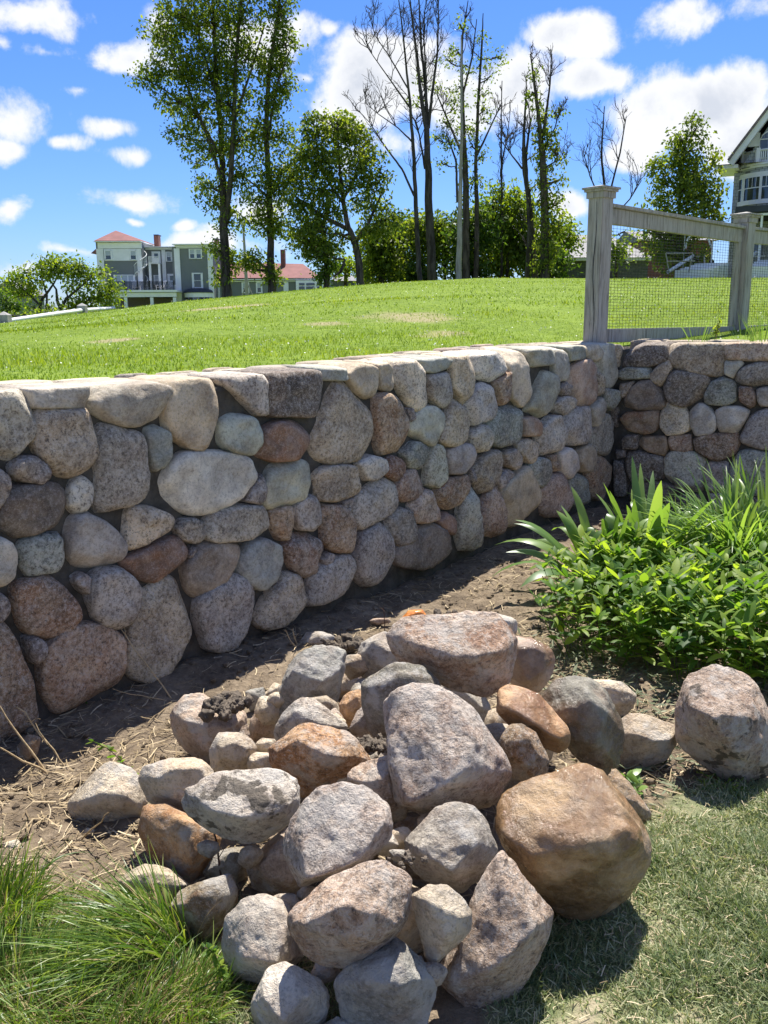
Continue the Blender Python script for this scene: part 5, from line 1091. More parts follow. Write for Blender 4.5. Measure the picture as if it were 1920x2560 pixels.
deck_chair(368, .5, 'white garden chair on the house deck left of the spiral staircase'); deck_chair(515, -.7, 'white garden chair on the house deck, middle one of three'); deck_chair(574, .2, 'white garden chair on the house deck before the glass door')
# red roofed wing
wing = empty('low_wing', (HO[0]+14, HY+3, HO[2]), 'long low grey wing with red roof behind the tree trunks', 'house'); WO = np.array(wing.location); D_ = HO-WO
def wpart(name, rects, m, parent=None):
    bm = bmesh.new()
    for r in rects: hbox(bm, *r)
    for v in bm.verts: v.co += Vector(D_)
    return bm_obj(name, bm, m, parent or wing)
wpart('wall', [(816, 365, 1500, 560, HY+2, HY+13)], M['grey_siding'])
wpart('cornice', [(816, 357, 1440, 366, HY+1.5, HY+13.4), (818, 367, 1290, 376, HY+1.85, HY+1.99), (1212, 377, 1236, 560, HY+1.85, HY+1.99), (822, 377, 832, 560, HY+1.85, HY+1.99)], M['white'])
bm = bmesh.new(); P_ = [np.array(hp(x, y, Y)) for x, y, Y in ((816, 357, HY+1.4), (1436, 357, HY+1.4), (1330, 276, HY+7.5), (850, 266, HY+7.5))]; v = [bm.verts.new(q+D_) for q in P_]; u = [bm.verts.new(np.array([q[0], 13.6 if i < 2 else q[1]+.01, q[2]])+D_) for i, q in enumerate(P_)]
bm.faces.new(v); bm.faces.new([u[0], u[3], u[2], u[1]]); bm.faces.new([v[1], u[1], v[2]]); bm.faces.new([v[0], v[3], u[0]]); bm.faces.new([v[0], u[0], u[1], v[1]]); bm_obj('roof', bm, M['roof_red'], wing)
def wwin(x0, y0, x1, y1, **k):
    w = window(x0, y0, x1, y1, HY+1.99, wing, **k); w.location = D_; return w
wwin(963, 378, 1005, 442, blind=True, fr=6); wwin(1047, 374, 1082, 442, blind=True, fr=6); wwin(858, 388, 884, 440, fr=5)
bay = wpart('white_bay', [(1288, 367, 1446, 560, HY+1.2, HY+1.84)], M['white'])
for x0, x1 in ((1302, 1334), (1344, 1392), (1406, 1436)):
    bm = bmesh.new(); hbox(bm, x0, 384, x1, 398, HY+1.15, HY+1.19); hbox(bm, x0, 404, x1, 424, HY+1.15, HY+1.19); 
    for v_ in bm.verts: v_.co += Vector(D_)
    bm_obj('bay_window', bm, M['glass'], bay)
wpart('chimney', [(1168, 170, 1190, 300, HY+6, HY+7)], M['brick'])
shed = empty('grey_shed', atY(*Zh((1560, 430)), HY-10), 'plain grey roofed shed at the right end of the red roofed wing', 'shed'); SO = np.array(shed.location)
def srect(name, x0, y0, x1, y1, Ya, Yb, m, off=(0, 0)):
    a, b = atY(*Zh((x0, y1)), HY-10)-SO, atY(*Zh((x1, y0)), HY-10)-SO; bm = bmesh.new(); box_bm(bm, (a[0], Ya, a[2]), (b[0], Yb, b[2])); return bm_obj(name, bm, m, shed)
srect('wall', 1505, 372, 1625, 560, 0, 6, M['dark_shingle'])
bm = bmesh.new(); q = [atY(*Zh(p), HY-10)-SO for p in ((1490, 374), (1640, 374), (1615, 334), (1508, 334))]; v = [bm.verts.new(x) for x in (q[0]-[0, .5, 0], q[1]-[0, .5, 0], q[2]+[0, 3, 0], q[3]+[0, 3, 0])]; u = [bm.verts.new(x) for x in (q[0]+[0, 6.5, 0], q[1]+[0, 6.5, 0])]
bm.faces.new(v); bm.faces.new([u[0], v[3], v[2], u[1]]); bm.faces.new([v[1], u[1], v[2]]); bm.faces.new([v[0], v[3], u[0]]); bm_obj('roof', bm, M['grey_roof'], shed)
c = atY(*Zh((1010, 460)), 60); tp = atY(*Zh((985, 35)), 60); fp = empty('flag_pole', c, 'thin grey pole with a small crossbar standing between two tree trunks', 'pole'); d = tp-c
V, Fq = tubes([(np.array([[0, 0, -1.], d*.5+[-.0, 0, 0], d]), [.13, .10, .06], 8)]); link('pole', npmesh('pole', V, Fq, M['concrete']), fp)
V, Fq = tubes([(np.array([d*.99+[-.35, 0, 0], d*.99+[.35, 0, 0]]), [.03, .03], 6), (np.array([[0, 0, .9], [-.5, 0, -.4]]), [.04, .04], 6), (np.array([[0, 0, .9], [.5, 0, -.4]]), [.04, .04], 6)]); link('crossbar', npmesh('crossbar', V, Fq, M['concrete']), fp)
# far left little house and white rail fence
fh = atY(62, 762, 85); fo = empty('small_house', fh, 'small pale house gable half hidden behind the low spreading tree at far left', 'house')
bm = bmesh.new(); box_bm(bm, (-3, 0, -3), (0, 5, .9)); bm_obj('wall', bm, M['grey_siding'], fo); bm = bmesh.new(); gable(bm, [(-3.3, -.2, .9), (.3, -.2, .9), (-1.5, -.2, 2.2)], np.array([0, 5.4, 0])); bm_obj('roof', bm, M['grey_roof'], fo)
r0 = fY(10, 693, 26); r1 = fY(178, 670, 34)
rf = empty('rail_fence', r0, 'low fence of a pale round rail between stubby grey posts along the left crest', 'fence')
V, Fq = tubes([(np.array([[-1.6, -1.6, -.12], [0, 0, -.02], (r1-r0)*.5, r1-r0, (r1-r0)*1.6+[0, 0, -.1]]), [.07]*5, 8)]); link('rail', npmesh('rail', V, Fq, M['dull_white']), rf)
for k, q in enumerate((np.zeros(3), r1-r0)):
    bm = bmesh.new(); s = .15; box_bm(bm, (q[0]-s, q[1]-s, q[2]-.5), (q[0]+s, q[1]+s, q[2]+.16)); 
    vv = [bm.verts.new((q[0]+a*s, q[1]+b*s, q[2]+.161)) for a, b in ((-1,-1),(1,-1),(1,1),(-1,1))]; t_ = bm.verts.new((q[0], q[1], q[2]+.26)); [bm.faces.new([vv[i], vv[(i+1) % 4], t_]) for i in range(4)]; bm_obj('post', bm, M['concrete'], rf)

# ---- shingled house on the right
def Zr(p): return (1700+p[0]/5.0273, 280+p[1]/5.0273)
RY = 42.0; ro = atY(*Zr((700, 2080)), RY)
rh = empty('shingled_house', ro, 'big blue grey shingled house at the right edge with white gable, bow window and balcony', 'house'); RO = np.array(rh.location); rh.rotation_euler = (0, 0, -.47)
def rp(x, y, Y=RY): return atY(*Zr((x, y)), Y)-RO
def rbox(bm, x0, y0, x1, y1, Ya, Yb, Yr=RY):
    a, b = rp(x0, y1, Yr), rp(x1, y0, Yr); box_bm(bm, (a[0], Ya-RY, a[2]), (b[0], Yb-RY, b[2]))
def rpart(name, rects, m, parent=None):
    bm = bmesh.new()
    for r in rects: rbox(bm, *r)
    return bm_obj(name, bm, m, parent or rh)
rpart('wall', [(585, 745, 3300, 2200, RY, RY+9)], M['blue_shingle'])
rpart('eave', [(490, 688, 760, 735, RY-.9, RY+1.6)], M['white'])
# main roof seen as the skirt left of the gable
bm = bmesh.new(); a, b, c_, d_ = rp(492, 686), rp(770, 686), rp(770, 560), rp(720, 560); v = [bm.verts.new(q) for q in ((a[0], -.95, a[2]+.01), (b[0]+5, -.95, b[2]+.01), (b[0]+5, 2.3, d_[2]), (d_[0], 2.3, d_[2]))]; w0 = bm.verts.new((a[0], 1.6, a[2]+.01)); w1 = bm.verts.new((d_[0], 1.9, d_[2]-.1))
bm.faces.new(v); bm.faces.new([v[0], v[3], w1, w0]); bm_obj('roof', bm, M['brown_roof'], rh)
# gable wall, rakes and gable roof
ap = rp(1500, -420, RY-.5); lf = rp(700, 640, RY-.5); rt = rp(2300, 640, RY-.5)
bm = bmesh.new(); gable(bm, [np.array([lf[0]+.5, -.5, lf[2]-.2]), np.array([rt[0]-.5, -.5, lf[2]-.2]), np.array([ap[0], -.5, ap[2]-.35])], np.array([0, 8, 0])); bm_obj('gable_wall', bm, M['blue_shingle'], rh)
def rake(P0, P1, w, th, y0, y1, name, m):
    bm = bmesh.new(); P0 = np.array(P0); P1 = np.array(P1); u = unit(P1-P0); nn = np.array([-u[2], 0, u[0]]); nn = nn if nn[2] > 0 else -nn
    gable(bm, [P0*[1, 0, 1]+[0, y0, 0], P1*[1, 0, 1]+[0, y0, 0], P1*[1, 0, 1]+[0, y0, 0]-nn*w, P0*[1, 0, 1]+[0, y0, 0]-nn*w], np.array([0, y1-y0, 0])); return bm_obj(name, bm, m, rh)
mid_ = rp(800, 500, RY-.5)
for (p0, p1) in ((lf, mid_), (mid_, ap), (ap, np.array([2*ap[0]-mid_[0], 0, mid_[2]]))):
    rake(p0, p1, .27, 0, -1.2, -.95, 'gable_rake', M['white'])
    nn_ = np.array([0, 0, .08]); rake(p0+nn_, p1+nn_, .09, 0, -1.3, 8, 'gable_roof', M['brown_roof'])
rpart('gable_panel', [(870, 300, 1010, 470, RY-.56, RY-.5)], M['white'])
# arched attic window
bm = bmesh.new(); q0 = [(995, 620), (1000, 400), (1030, 340), (1075, 300), (1130, 285), (1220, 300), (1260, 400), (1260, 620)]
gable(bm, [np.array([rp(x, y, RY)[0], -.62, rp(x, y, RY)[2]]) for x, y in q0], np.array([0, .12, 0])); aw = bm_obj('attic_window', bm, M['white'], rh)
bm = bmesh.new(); q1 = [(1006, 615), (1010, 403), (1038, 350), (1078, 318), (1098, 310), (1098, 615)]
gable(bm, [np.array([rp(x, y, RY)[0], -.64, rp(x, y, RY)[2]]) for x, y in q1], np.array([0, .015, 0])); bm_obj('pane', bm, M['glass'], aw)
bm = bmesh.new(); rbox(bm, 1006, 388, 1098, 398, RY-.68, RY-.645)
for x in (1030, 1054, 1078): rbox(bm, x, 330, x+4, 388, RY-.68, RY-.645)
bm_obj('muntin', bm, M['white'], aw)
# bow front
rcx = rp(1290, 0)[0]; rl = rp(760, 0)[0]; RR = rcx-rl; 
def band(name, y0, y1, dr, m, parent=None, a0=PI, a1=2*PI):
    bm = bmesh.new(); cyl(bm, rcx, .95, RR+dr, rp(0, y1)[2], rp(0, y0)[2], 48, a0, a1); return bm_obj(name, bm, m, parent or rh)
bow = band('bow_front', 700, 1300, 0, M['blue_shingle']); band('bow_cornice', 690, 715, .14, M['white'], bow); band('bow_band', 716, 742, .05, M['white'], bow); band('bow_head', 800, 850, .06, M['white'], bow); band('bow_sill', 1165, 1195, .10, M['white'], bow)
def onbow(x, y, dr):
    X = rp(x, 0)[0]; c_ = np.clip((X-rcx)/RR, -1, 1); s_ = -math.sqrt(max(0, 1-c_*c_)); return np.array([rcx+c_*(RR+dr), .95+s_*(RR+dr), rp(0, y)[2]])
def bowquad(bm, x0, y0, x1, y1, dr, n=5):
    for i in range(n):
        xa, xb = x0+(x1-x0)*i/n, x0+(x1-x0)*(i+1)/n; bm.faces.new([bm.verts.new(onbow(x, y, dr)) for x, y in ((xa, y1), (xb, y1), (xb, y0), (xa, y0))])
for (x0, x1) in ((772, 885), (905, 1095), (1110, 1300), (1315, 1500)):
    bm = bmesh.new()
    for r in ((x0-12, 850, x0+8, 1168), (x1-8, 850, x1+12, 1168), (x0+8, 850, x1-8, 862), (x0+8, 985, x1-8, 997), (x0+8, 1140, x1-8, 1168)): bowquad(bm, *r, .10 if r[1] != 985 else .098)
    if x0 > 800:
        for k in range(1, 4): xm = x0+8+(x1-x0-16)*k/4; bowquad(bm, xm-2.5, 862, xm+2.5, 985, .085, 1)
    w = bm_obj('window', bm, M['white'], rh); bm = bmesh.new(); bowquad(bm, x0+8, 862, x1-8, 1140, .07); bm_obj('pane', bm, M['glass'], w)
# balcony on top of the bow
bm = bmesh.new(); 
for k in range(60):
    a_ = PI+PI*(k+.5)/60; 
    x, y = rcx+math.cos(a_)*(RR-.05), .95+math.sin(a_)*(RR-.05); box_bm(bm, (x-.022, y-.022, rp(0, 692)[2]), (x+.022, y+.022, rp(0, 545)[2]))
for k in range(0, 7):
    a_ = PI+PI*k/6; x, y = rcx+math.cos(a_)*(RR-.05), .95+math.sin(a_)*(RR-.05); box_bm(bm, (x-.08, y-.08, rp(0, 692)[2]), (x+.08, y+.08, rp(0, 500)[2]))
bal = bm_obj('balustrade', bm, M['white'], rh)
an = np.linspace(PI, 2*PI, 50); V, Fq = tubes([(np.stack([rcx+np.cos(an)*(RR-.05), .95+np.sin(an)*(RR-.05), an*0+rp(0, z)[2]], -1), [.05]*50, 6) for z in (530, 680)]); link('handrail', npmesh('handrail', V, Fq, M['white']), bal)
# porch roof, porch, steps
rpart('porch_roof', [(820, 1300, 3300, 1385, RY-4.2, RY-.01)], M['darkroof']); rpart('porch_fascia', [(830, 1386, 3300, 1425, RY-4.1, RY-3.9)], M['white'])
bm = bmesh.new(); a, b = rp(150, 1515, RY-2.5), rp(640, 1515, RY-2.5); gable(bm, [np.array([a[0], -3.8, a[2]]), np.array([a[0], -.2, a[2]]), np.array([a[0]+.5, -.2, a[2]+.45])], np.array([b[0]-a[0], 0, 0])); bm_obj('side_porch_roof', bm, M['grey_roof'], rh)
rpart('side_porch_beam', [(165, 1516, 620, 1545, RY-3.6, RY-3.4)], M['white'])
for x in (230, 545): 
    col = rpart('porch_column', [(x-14, 1546, x+14, 2050, RY-3.6, RY-3.4)], M['white'])
    s = 1 if x < 400 else -1; tb = []; 
    p_ = [rp(x+s*14, 1760), rp(x+s*40, 1650), rp(x+s*90, 1575), rp(x+s*140, 1550)]; tb.append((np.array([[q[0], -3.5, q[2]] for q in p_]), [.05]*4, 4)); V, Fq = tubes(tb); link('brace', npmesh('brace', V, Fq, M['white']), col)
rpart('porch_rail', [(300, 1830, 330, 2050, RY-3.3, RY-3.1), (430, 1840, 460, 2050, RY-3.3, RY-3.1)] + [(332+k*14, 1845, 341+k*14, 2040, RY-3.25, RY-3.2) for k in range(7)] + [(462, 1990, 620, 2050, RY-3.3, RY-.1)], M['white'])
rpart('ground_window_trim', [(850, 1530, 875, 1810, RY-.12, RY-.01), (1025, 1530, 1050, 1810, RY-.12, RY-.01), (875, 1530, 1025, 1545, RY-.12, RY-.01), (850, 1811, 1050, 1835, RY-.14, RY-.01)], M['white']); rpart('ground_window_pane', [(876, 1546, 1024, 1809, RY-.06, RY-.01)], M['glass'])
for (x0, y0, x1, y1) in ((130, 2060, 330, 1855), (830, 2040, 1030, 1830)):
    a, b = rp(x0, y0), rp(x1, y1); V, Fq = tubes([(np.array([[a[0], -5.4, a[2]], [b[0], -3.6, b[2]]]), [.07, .07], 6)]); sr = link('stair_rail', npmesh('stair_rail', V, Fq, M['white']), rh)
    bm = bmesh.new()
    for k in range(5): box_bm(bm, (a[0]+(b[0]-a[0])*k/5+.25, -5.2+k*.35, a[2]-.5), (a[0]+(b[0]-a[0])*k/5+1.6, -4.85+k*.35, a[2]+(b[2]-a[2])*.55*(k+1)/5)); 
    bm_obj('steps', bm, M['dull_white'], rh)
rpart('lamp_box', [(485, 1905, 545, 1975, RY-3.05, RY-2.8)], M['black'])
rpart('entry_column', [(1060, 1425, 1090, 2060, RY-4, RY-3.8), (1170, 1425, 1200, 2060, RY-4, RY-3.8)], M['white'])
# low shingled building and red barn behind the fence
lo = fY(1280, 600, 52); lh = empty('low_building', lo, 'low dark shingled outbuilding with a broad grey roof behind the fence post', 'building')
def lp(x, y, Y=52.): return fY(x, y, Y)-lo
bm = bmesh.new(); a, b = lp(1190, 620), lp(1400, 563); box_bm(bm, (a[0], 0, a[2]), (b[0], 8, b[2])); bm_obj('wall', bm, M['dark_shingle'], lh)
bm = bmesh.new(); box_bm(bm, (a[0]-.2, -.35, b[2]+.005), (b[0]+.2, 8.2, b[2]+.16)); bm_obj('fascia', bm, M['dull_white'], lh)
bm = bmesh.new(); q = [lp(1185, 557), lp(1408, 557), lp(1360, 498), lp(1238, 490)]; v = [bm.verts.new(x) for x in (q[0]-[0, .4, 0], q[1]-[0, .4, 0], q[2]+[0, 4, 0], q[3]+[0, 4, 0])]; u = [bm.verts.new(x) for x in (q[0]+[0, 8.4, 0], q[1]+[0, 8.4, 0])]
bm.faces.new(v); bm.faces.new([u[0], v[3], v[2], u[1]]); bm.faces.new([v[1], u[1], v[2]]); bm.faces.new([v[0], v[3], u[0]]); bm_obj('roof', bm, M['grey_roof'], lh)
bo = fY(1440, 590, 60); bh = empty('red_barn', bo, 'red boarded barn with a dull roof glimpsed behind the leafy tree and porch', 'barn')
def bp_(x, y): return fY(x, y, 60.)-bo
bm = bmesh.new(); a, b = bp_(1385, 610), bp_(1540, 520); box_bm(bm, (a[0], 0, a[2]), (b[0], 7, b[2])); bm_obj('wall', bm, M['barn'], bh)
bm = bmesh.new(); gable(bm, [np.array([a[0]-.3, -.5, b[2]+.01]), np.array([a[0]-.3, 7.5, b[2]+.01]), np.array([a[0]-.3, 3.5, b[2]+.9])], np.array([b[0]-a[0]+.6, 0, 0])); bm_obj('roof', bm, M['grey_roof'], bh)
# grey bench below the tree by the fence
bc_ = fY(1465, 588, 38); be = empty('garden_bench', bc_, 'grey metal bench frame on the lawn seen through the wire mesh', 'bench')
V, Fq = tubes([(np.array(p, float), [.025]*len(p), 6) for p in ([(-.55, 0, .75), (.55, 0, .75)], [(-.55, 0, .75), (-.4, -.1, 0)], [(.55, 0, .75), (.4, -.1, 0)], [(-.5, -.05, .42), (.5, -.05, .42)])]); link('bench_frame', npmesh('bench_frame', V, Fq, M['concrete']), be)
bm = bmesh.new(); box_bm(bm, (-.5, -.45, .40), (.5, 0, .43)); bm_obj('seat', bm, M['concrete'], be)

# ---------------------------------------------------------------- trees
def base_z(p):
    az = math.atan2(p[0], p[1]); r = math.hypot(p[0], p[1]); return hill_z(np.array([az]), np.array([r]))[0]
def wander(a, b, n, amp):
    t_ = np.linspace(0, 1, n)[:, None]; L = np.linalg.norm(b-a); j = rng.normal(0, amp*L, (n, 3)); j[0] = 0; j[-1] = 0; return a+(b-a)*t_+j
def grow(tb, p, d, L, r, lvl, up=.25, n=6, kids=(5, 4, 3), wob=.16):
    pts = [p]; dd = d
    for i in range(n): dd = unit(dd+rng.normal(0, wob, 3)+np.array([0, 0, up*.25])); pts.append(pts[-1]+dd*L/n)
    pts = np.array(pts); tb.append((pts, np.maximum(np.linspace(r, r*.35, n+1), .007), 4 if r < .05 else 6))
    if lvl > 0:
        k = kids[-lvl] if lvl <= len(kids) else 3
        for q in range(k):
            i = rng.integers(1, n); ax = unit(pts[min(i+1, n)]-pts[i]); s = unit(np.cross(ax, rng.normal(0, 1, 3))); grow(tb, pts[i], unit(ax*.75+s*rng.uniform(.45, .8)+[0, 0, up*.5]), L*rng.uniform(.35, .62), r*.5*(1-i/n*.3), lvl-1, up, max(4, n-1), kids, wob)
def leaf_blob(c, R_, ncl, nleaf, ls, clr, tw=None, org=None):
    """clusters through an ellipsoid"""
    u = unit(rng.normal(0, 1, (ncl, 3)))*(rng.random(ncl)**.42)[:, None]; K = c+u*R_; q = []
    P = (K[:, None, :]+rng.normal(0, 1, (ncl, nleaf, 3))*clr*np.array([1, 1, .75])).reshape(-1, 3)
    if tw is not None:
        for k in K[::6]: 
            a = org if org is not None else c; m_ = (a+k)/2+rng.normal(0, .12, 3)*np.linalg.norm(k-a); tw.append((np.array([a, m_, k]), [.035, .025, .008], 3))
    return P
def tree(name, label, Y, trunks, blobs, bark='bark', leaf='leaf', ls=.15, dens=1.0, nleaf=20, clr=.19, bare=None, group=None, depth=.8, cat='tree', twigs=True, seed=None):
    b0 = fY(*trunks[0][0][:2], Y); root = empty(name, (b0[0], b0[1], base_z(b0)), label, cat, group); O = np.array(root.location); tb = []; spine = []
    px = FS/FPX*Y
    for tr in trunks:
        P = np.array([fY(x, y, Y) for x, y, w_ in tr]); P[:, 1] += np.concatenate([[0], np.cumsum(rng.normal(0, .15, len(P)-1))]); R_ = np.array([w_*px/2*.82 for _, _, w_ in tr])
        if tr is trunks[0] or tr[0][1] > 560: P = np.vstack([[P[0][0], P[0][1], base_z(P[0])-.4], P]); R_ = np.concatenate([[R_[0]*1.5], R_])
        # resample with slight wander
        T_ = np.linspace(0, len(P)-1, max(14, len(P)*5)); i = np.minimum(T_.astype(int), len(P)-2); f_ = (T_-i)[:, None]; Q = P[i]*(1-f_)+P[i+1]*f_; rr = R_[i]*(1-f_[:, 0])+R_[i+1]*f_[:, 0]
        Q[1:-1] += rng.normal(0, .05, (len(Q)-2, 3))*rr[1:-1, None]*2; tb.append((Q-O, rr, 10)); spine.append((Q, rr))
        if bare:
            n1, L1, s0 = bare; 
            for k in range(n1):
                i = int(len(Q)*rng.uniform(s0, .97)); fr = i/len(Q); a = rng.uniform(0, 2*PI); dx = np.array([math.cos(a), math.sin(a)*.7, 0]); d0 = unit(dx*rng.uniform(.5, .9)+[0, 0, 1.0]); Lb = L1*(1.15-fr)*rng.uniform(.6, 1.2)
                grow(tb, Q[i]-O, d0, max(Lb, L1*.25), max(rr[i]*.32, .022), 2, .35, 6, (4, 4, 3), .2)
    allQ = np.concatenate([s[0] for s in spine]); allr = np.concatenate([s[1] for s in spine])
    LP = []
    for bl in blobs:
        x, y, rx, ry = bl[:4]; dd = bl[4] if len(bl) > 4 else 1.; c = fY(x, y, Y+rng.uniform(-.5, .5)*rx*px*.5); R_ = np.array([rx*px, rx*px*depth, ry*px])
        cost = np.linalg.norm(allQ-c, axis=1)+np.maximum(0, allQ[:, 2]-c[2]+.3*ry*px)*2.5; j = int(np.argmin(cost)); a = allQ[j]
        dist = np.linalg.norm(c-a)
        if dist > .25*R_[0] and dist < 12: 
            mid = a*.5+c*.5+np.array([0, 0, -.08*dist]); W_ = np.concatenate([wander(a, mid, 4, .05), wander(mid, c, 4, .05)[1:]]); tb.append((W_-O, np.linspace(min(allr[j]*.45, .16), .04, len(W_)), 5))
        ncl = max(4, int(dens*dd*rx*ry*px*px*58*(.15/ls)**1.5)); tw = [] if twigs else None
        LP.append(leaf_blob(c, R_, ncl, nleaf, ls, clr, tw, c*.6+a*.4 if dist < 6 else c))
        if tw: tb += [(t_[0]-O, t_[1], 3) for t_ in tw]
    V, Fq = tubes(tb); link('trunk', npmesh('trunk', V, Fq, M[bark]), root)
    if LP:
        P = np.concatenate(LP); n = len(P); d = unit(rng.normal(0, 1, (n, 3))+[0, 0, -.1]); s = unit(np.cross(d, rng.normal(0, 1, (n, 3)))); L = ls*rng.uniform(.6, 1.35, n)
        v, f, r = ribbons(P-O, d, L, L*rng.uniform(.5, .75, n), L*.25, side=s, seg=2, shape='leaf', rnd=np.clip(rng.random(n)*.8+.25*vnoise(P*.9), 0, 1))
        link('crown', npmesh('crown', v, f, M[leaf], rand=r), root)
    return root
TY = 45.0
tree('tall_tree', 'tallest leafy tree with two dark trunks and a wide airy crown, left of centre', TY,
 [[(490, 640, 26), (486, 520, 22), (480, 400, 17), (474, 280, 14), (462, 150, 11), (455, 0, 8), (450, -90, 4)], [(488, 480, 16), (500, 380, 13), (506, 250, 11), (512, 120, 9), (522, 0, 7), (530, -80, 3)], [(482, 400, 9), (450, 300, 7), (410, 200, 5), (370, 110, 3)], [(470, 330, 8), (430, 250, 6), (350, 190, 4), (310, 170, 2)], [(506, 260, 7), (545, 150, 5), (570, 60, 3)], [(465, 200, 7), (430, 80, 5), (410, -30, 3)]],
 [(318, 168, 32, 24), (350, 150, 40, 28), (352, 75, 42, 40), (385, 30, 55, 45), (400, 140, 60, 50), (380, 215, 50, 30), (455, 45, 70, 60), (520, 40, 55, 60, .6), (470, 140, 65, 60), (530, 120, 45, 45, .7), (425, 250, 60, 32), (490, 220, 60, 45), (385, 290, 30, 14), (450, 320, 60, 38), (525, 300, 45, 40), (455, 400, 40, 26), (515, 380, 36, 40, .8), (470, 440, 34, 22), (490, 480, 26, 30), (472, 540, 24, 26), (500, 560, 22, 34), (480, 600, 20, 24), (430, -60, 110, 40), (540, -50, 60, 40)], dens=.92)
tree('tall_tree', 'slim tall leafy tree with one dark trunk just right of the tallest tree', TY,
 [[(588, 632, 22), (584, 520, 17), (580, 400, 14), (574, 280, 12), (580, 160, 10), (598, 40, 8), (606, -60, 4)], [(578, 300, 7), (600, 180, 5), (625, 110, 3)], [(583, 430, 9), (550, 400, 4), (525, 380, 3)]],
 [(605, 20, 36, 50), (612, 90, 34, 40), (590, 140, 38, 40), (615, 180, 32, 34, .8), (582, 220, 38, 40), (570, 290, 40, 34), (610, 290, 28, 30, .8), (580, 360, 42, 38), (570, 430, 52, 36), (610, 400, 34, 34), (560, 480, 46, 26), (600, 490, 34, 30), (550, 560, 36, 26), (585, 590, 26, 30), (530, 575, 20, 16), (600, -50, 45, 40)], dens=.95)
tree('oak_tree', 'rounded spreading oak with a bent forked trunk in the middle of the skyline', TY-1,
 [[(778, 612, 20), (775, 560, 19), (766, 525, 17), (752, 490, 14), (742, 440, 11), (735, 380, 8), (730, 310, 4)], [(752, 495, 12), (700, 470, 9), (660, 440, 6), (630, 420, 3)], [(766, 525, 12), (792, 490, 9), (815, 440, 6), (830, 400, 3)], [(745, 560, 6), (738, 585, 7), (722, 598, 5)], [(742, 440, 8), (700, 380, 5), (680, 300, 3)], [(742, 430, 8), (775, 370, 5), (790, 320, 3)]],
 [(728, 262, 42, 26), (690, 290, 44, 30), (760, 300, 50, 36), (655, 340, 46, 34), (715, 340, 50, 36), (790, 345, 40, 34), (640, 385, 34, 28), (690, 400, 48, 34), (760, 395, 46, 30, .8), (815, 390, 34, 26), (650, 440, 44, 28), (710, 455, 50, 30, .9), (800, 445, 44, 28), (670, 495, 52, 28), (740, 510, 40, 20, .6), (835, 475, 30, 24), (690, 540, 44, 20), (645, 520, 34, 24), (805, 500, 36, 24), (675, 250, 20, 12)], dens=1.15, ls=.17)
tree('ivy_tree', 'short dark ivy clad trunk between the slim tall tree and the bent oak', TY, [[(705, 622, 16), (706, 560, 14), (700, 500, 8)]], [(705, 560, 28, 34), (690, 520, 34, 24), (720, 580, 16, 20), (700, 600, 18, 16)], dens=1.5, leaf='leaf_deep')
def S_(p): return ((860+p[0]/2.9625)/FS, (p[1]/2.9625)/FS)
def tr(s, k=1.0): return [(*S_(q[:2]), q[2]*k) for q in [[float(x) for x in w_.split(',')] for w_ in s.split()]]
def bl(s): 
    out = []
    for w_ in s.split():
        q = [float(x) for x in w_.split(',')]; x, y = S_(q[:2]); out.append((x, y, q[2]/2.9625/FS, q[3]/2.9625/FS, *(q[4:] or [1.])))
    return out
tree('dead_tree', 'tall bare dead tree with many thin upward branches, left trunk of the leafless pair', TY, [tr('565,2110,14 545,1800,13 530,1500,11 515,1100,9 490,800,7 460,500,5 430,250,4 400,0,2'), tr('520,1450,6 430,1250,5 300,1080,4 190,900,2 60,760,1'), tr('515,1060,5 400,940,3 250,840,2 160,760,1'), tr('490,800,5 340,600,3 210,420,2 150,340,1'), tr('470,650,4 330,400,3 230,250,2 190,110,1')], [], bark='bark_grey', bare=(8, 2.88, .3))
tree('dead_tree', 'thickest bare dead tree, straight trunk right of the other leafless one', TY+1, [tr('655,2110,24 635,1700,22 620,1300,18 610,950,14 570,700,9 540,400,7 500,100,4 480,-80,2'), tr('620,1000,10 605,650,8 575,350,6 555,0,3'), tr('625,950,9 650,720,7 690,400,5 700,100,3 690,-60,2'), tr('600,1250,6 560,1000,4 520,880,3'), tr('610,600,5 590,250,3 600,50,2')], [], bark='bark_grey', bare=(8, 2.75, .35))
tree('ivy_tree', 'half bare tree with several dark stems behind the bleached trunk', TY+2, [tr('900,2080,20 905,1700,18 900,1300,15 880,900,10 870,500,7 880,250,5 920,0,2'), tr('975,2080,14 985,1600,12 980,1200,9 1000,700,7 1020,350,5 1030,100,2'), tr('900,1200,8 780,900,5 690,700,3'), tr('985,1150,6 1080,950,4 1170,760,3'), tr('880,700,6 950,420,4 980,150,2'), tr('840,1500,7 830,1200,5 760,1000,3')],
 bl('860,180,40,60,.5 840,380,60,70,.6 900,480,60,60,.5 760,440,60,60,.5 1020,300,50,60,.6 1150,420,60,50,.5 1000,480,60,70,.7 1090,560,60,60,.5 700,660,70,60,.5 850,640,70,70,.6 1010,700,70,60,.6 820,800,90,70,.7 1050,800,60,60,.5 740,900,70,50,.7 900,950,80,60,1 1050,900,60,50,.6 800,1060,70,50,1 940,1060,60,60,.8 890,1200,50,80,1 1020,1150,60,50,.7 700,1040,50,50,.5 720,1200,50,30,.5 570,600,50,60,.3 540,780,50,50,.3 910,1400,50,80,1 980,1350,50,80,1'), dens=.62, bare=(4, 2.25, .5), leaf='leaf', ls=.13)
tree('dead_tree', 'bleached pale dead trunk standing among the dark stems in the middle', TY-1, [tr('850,2090,16 855,1700,13 865,1300,9 870,1000,7 868,600,5 872,250,3')], [], bark='bark_pale', bare=(4, 1.12, .6))
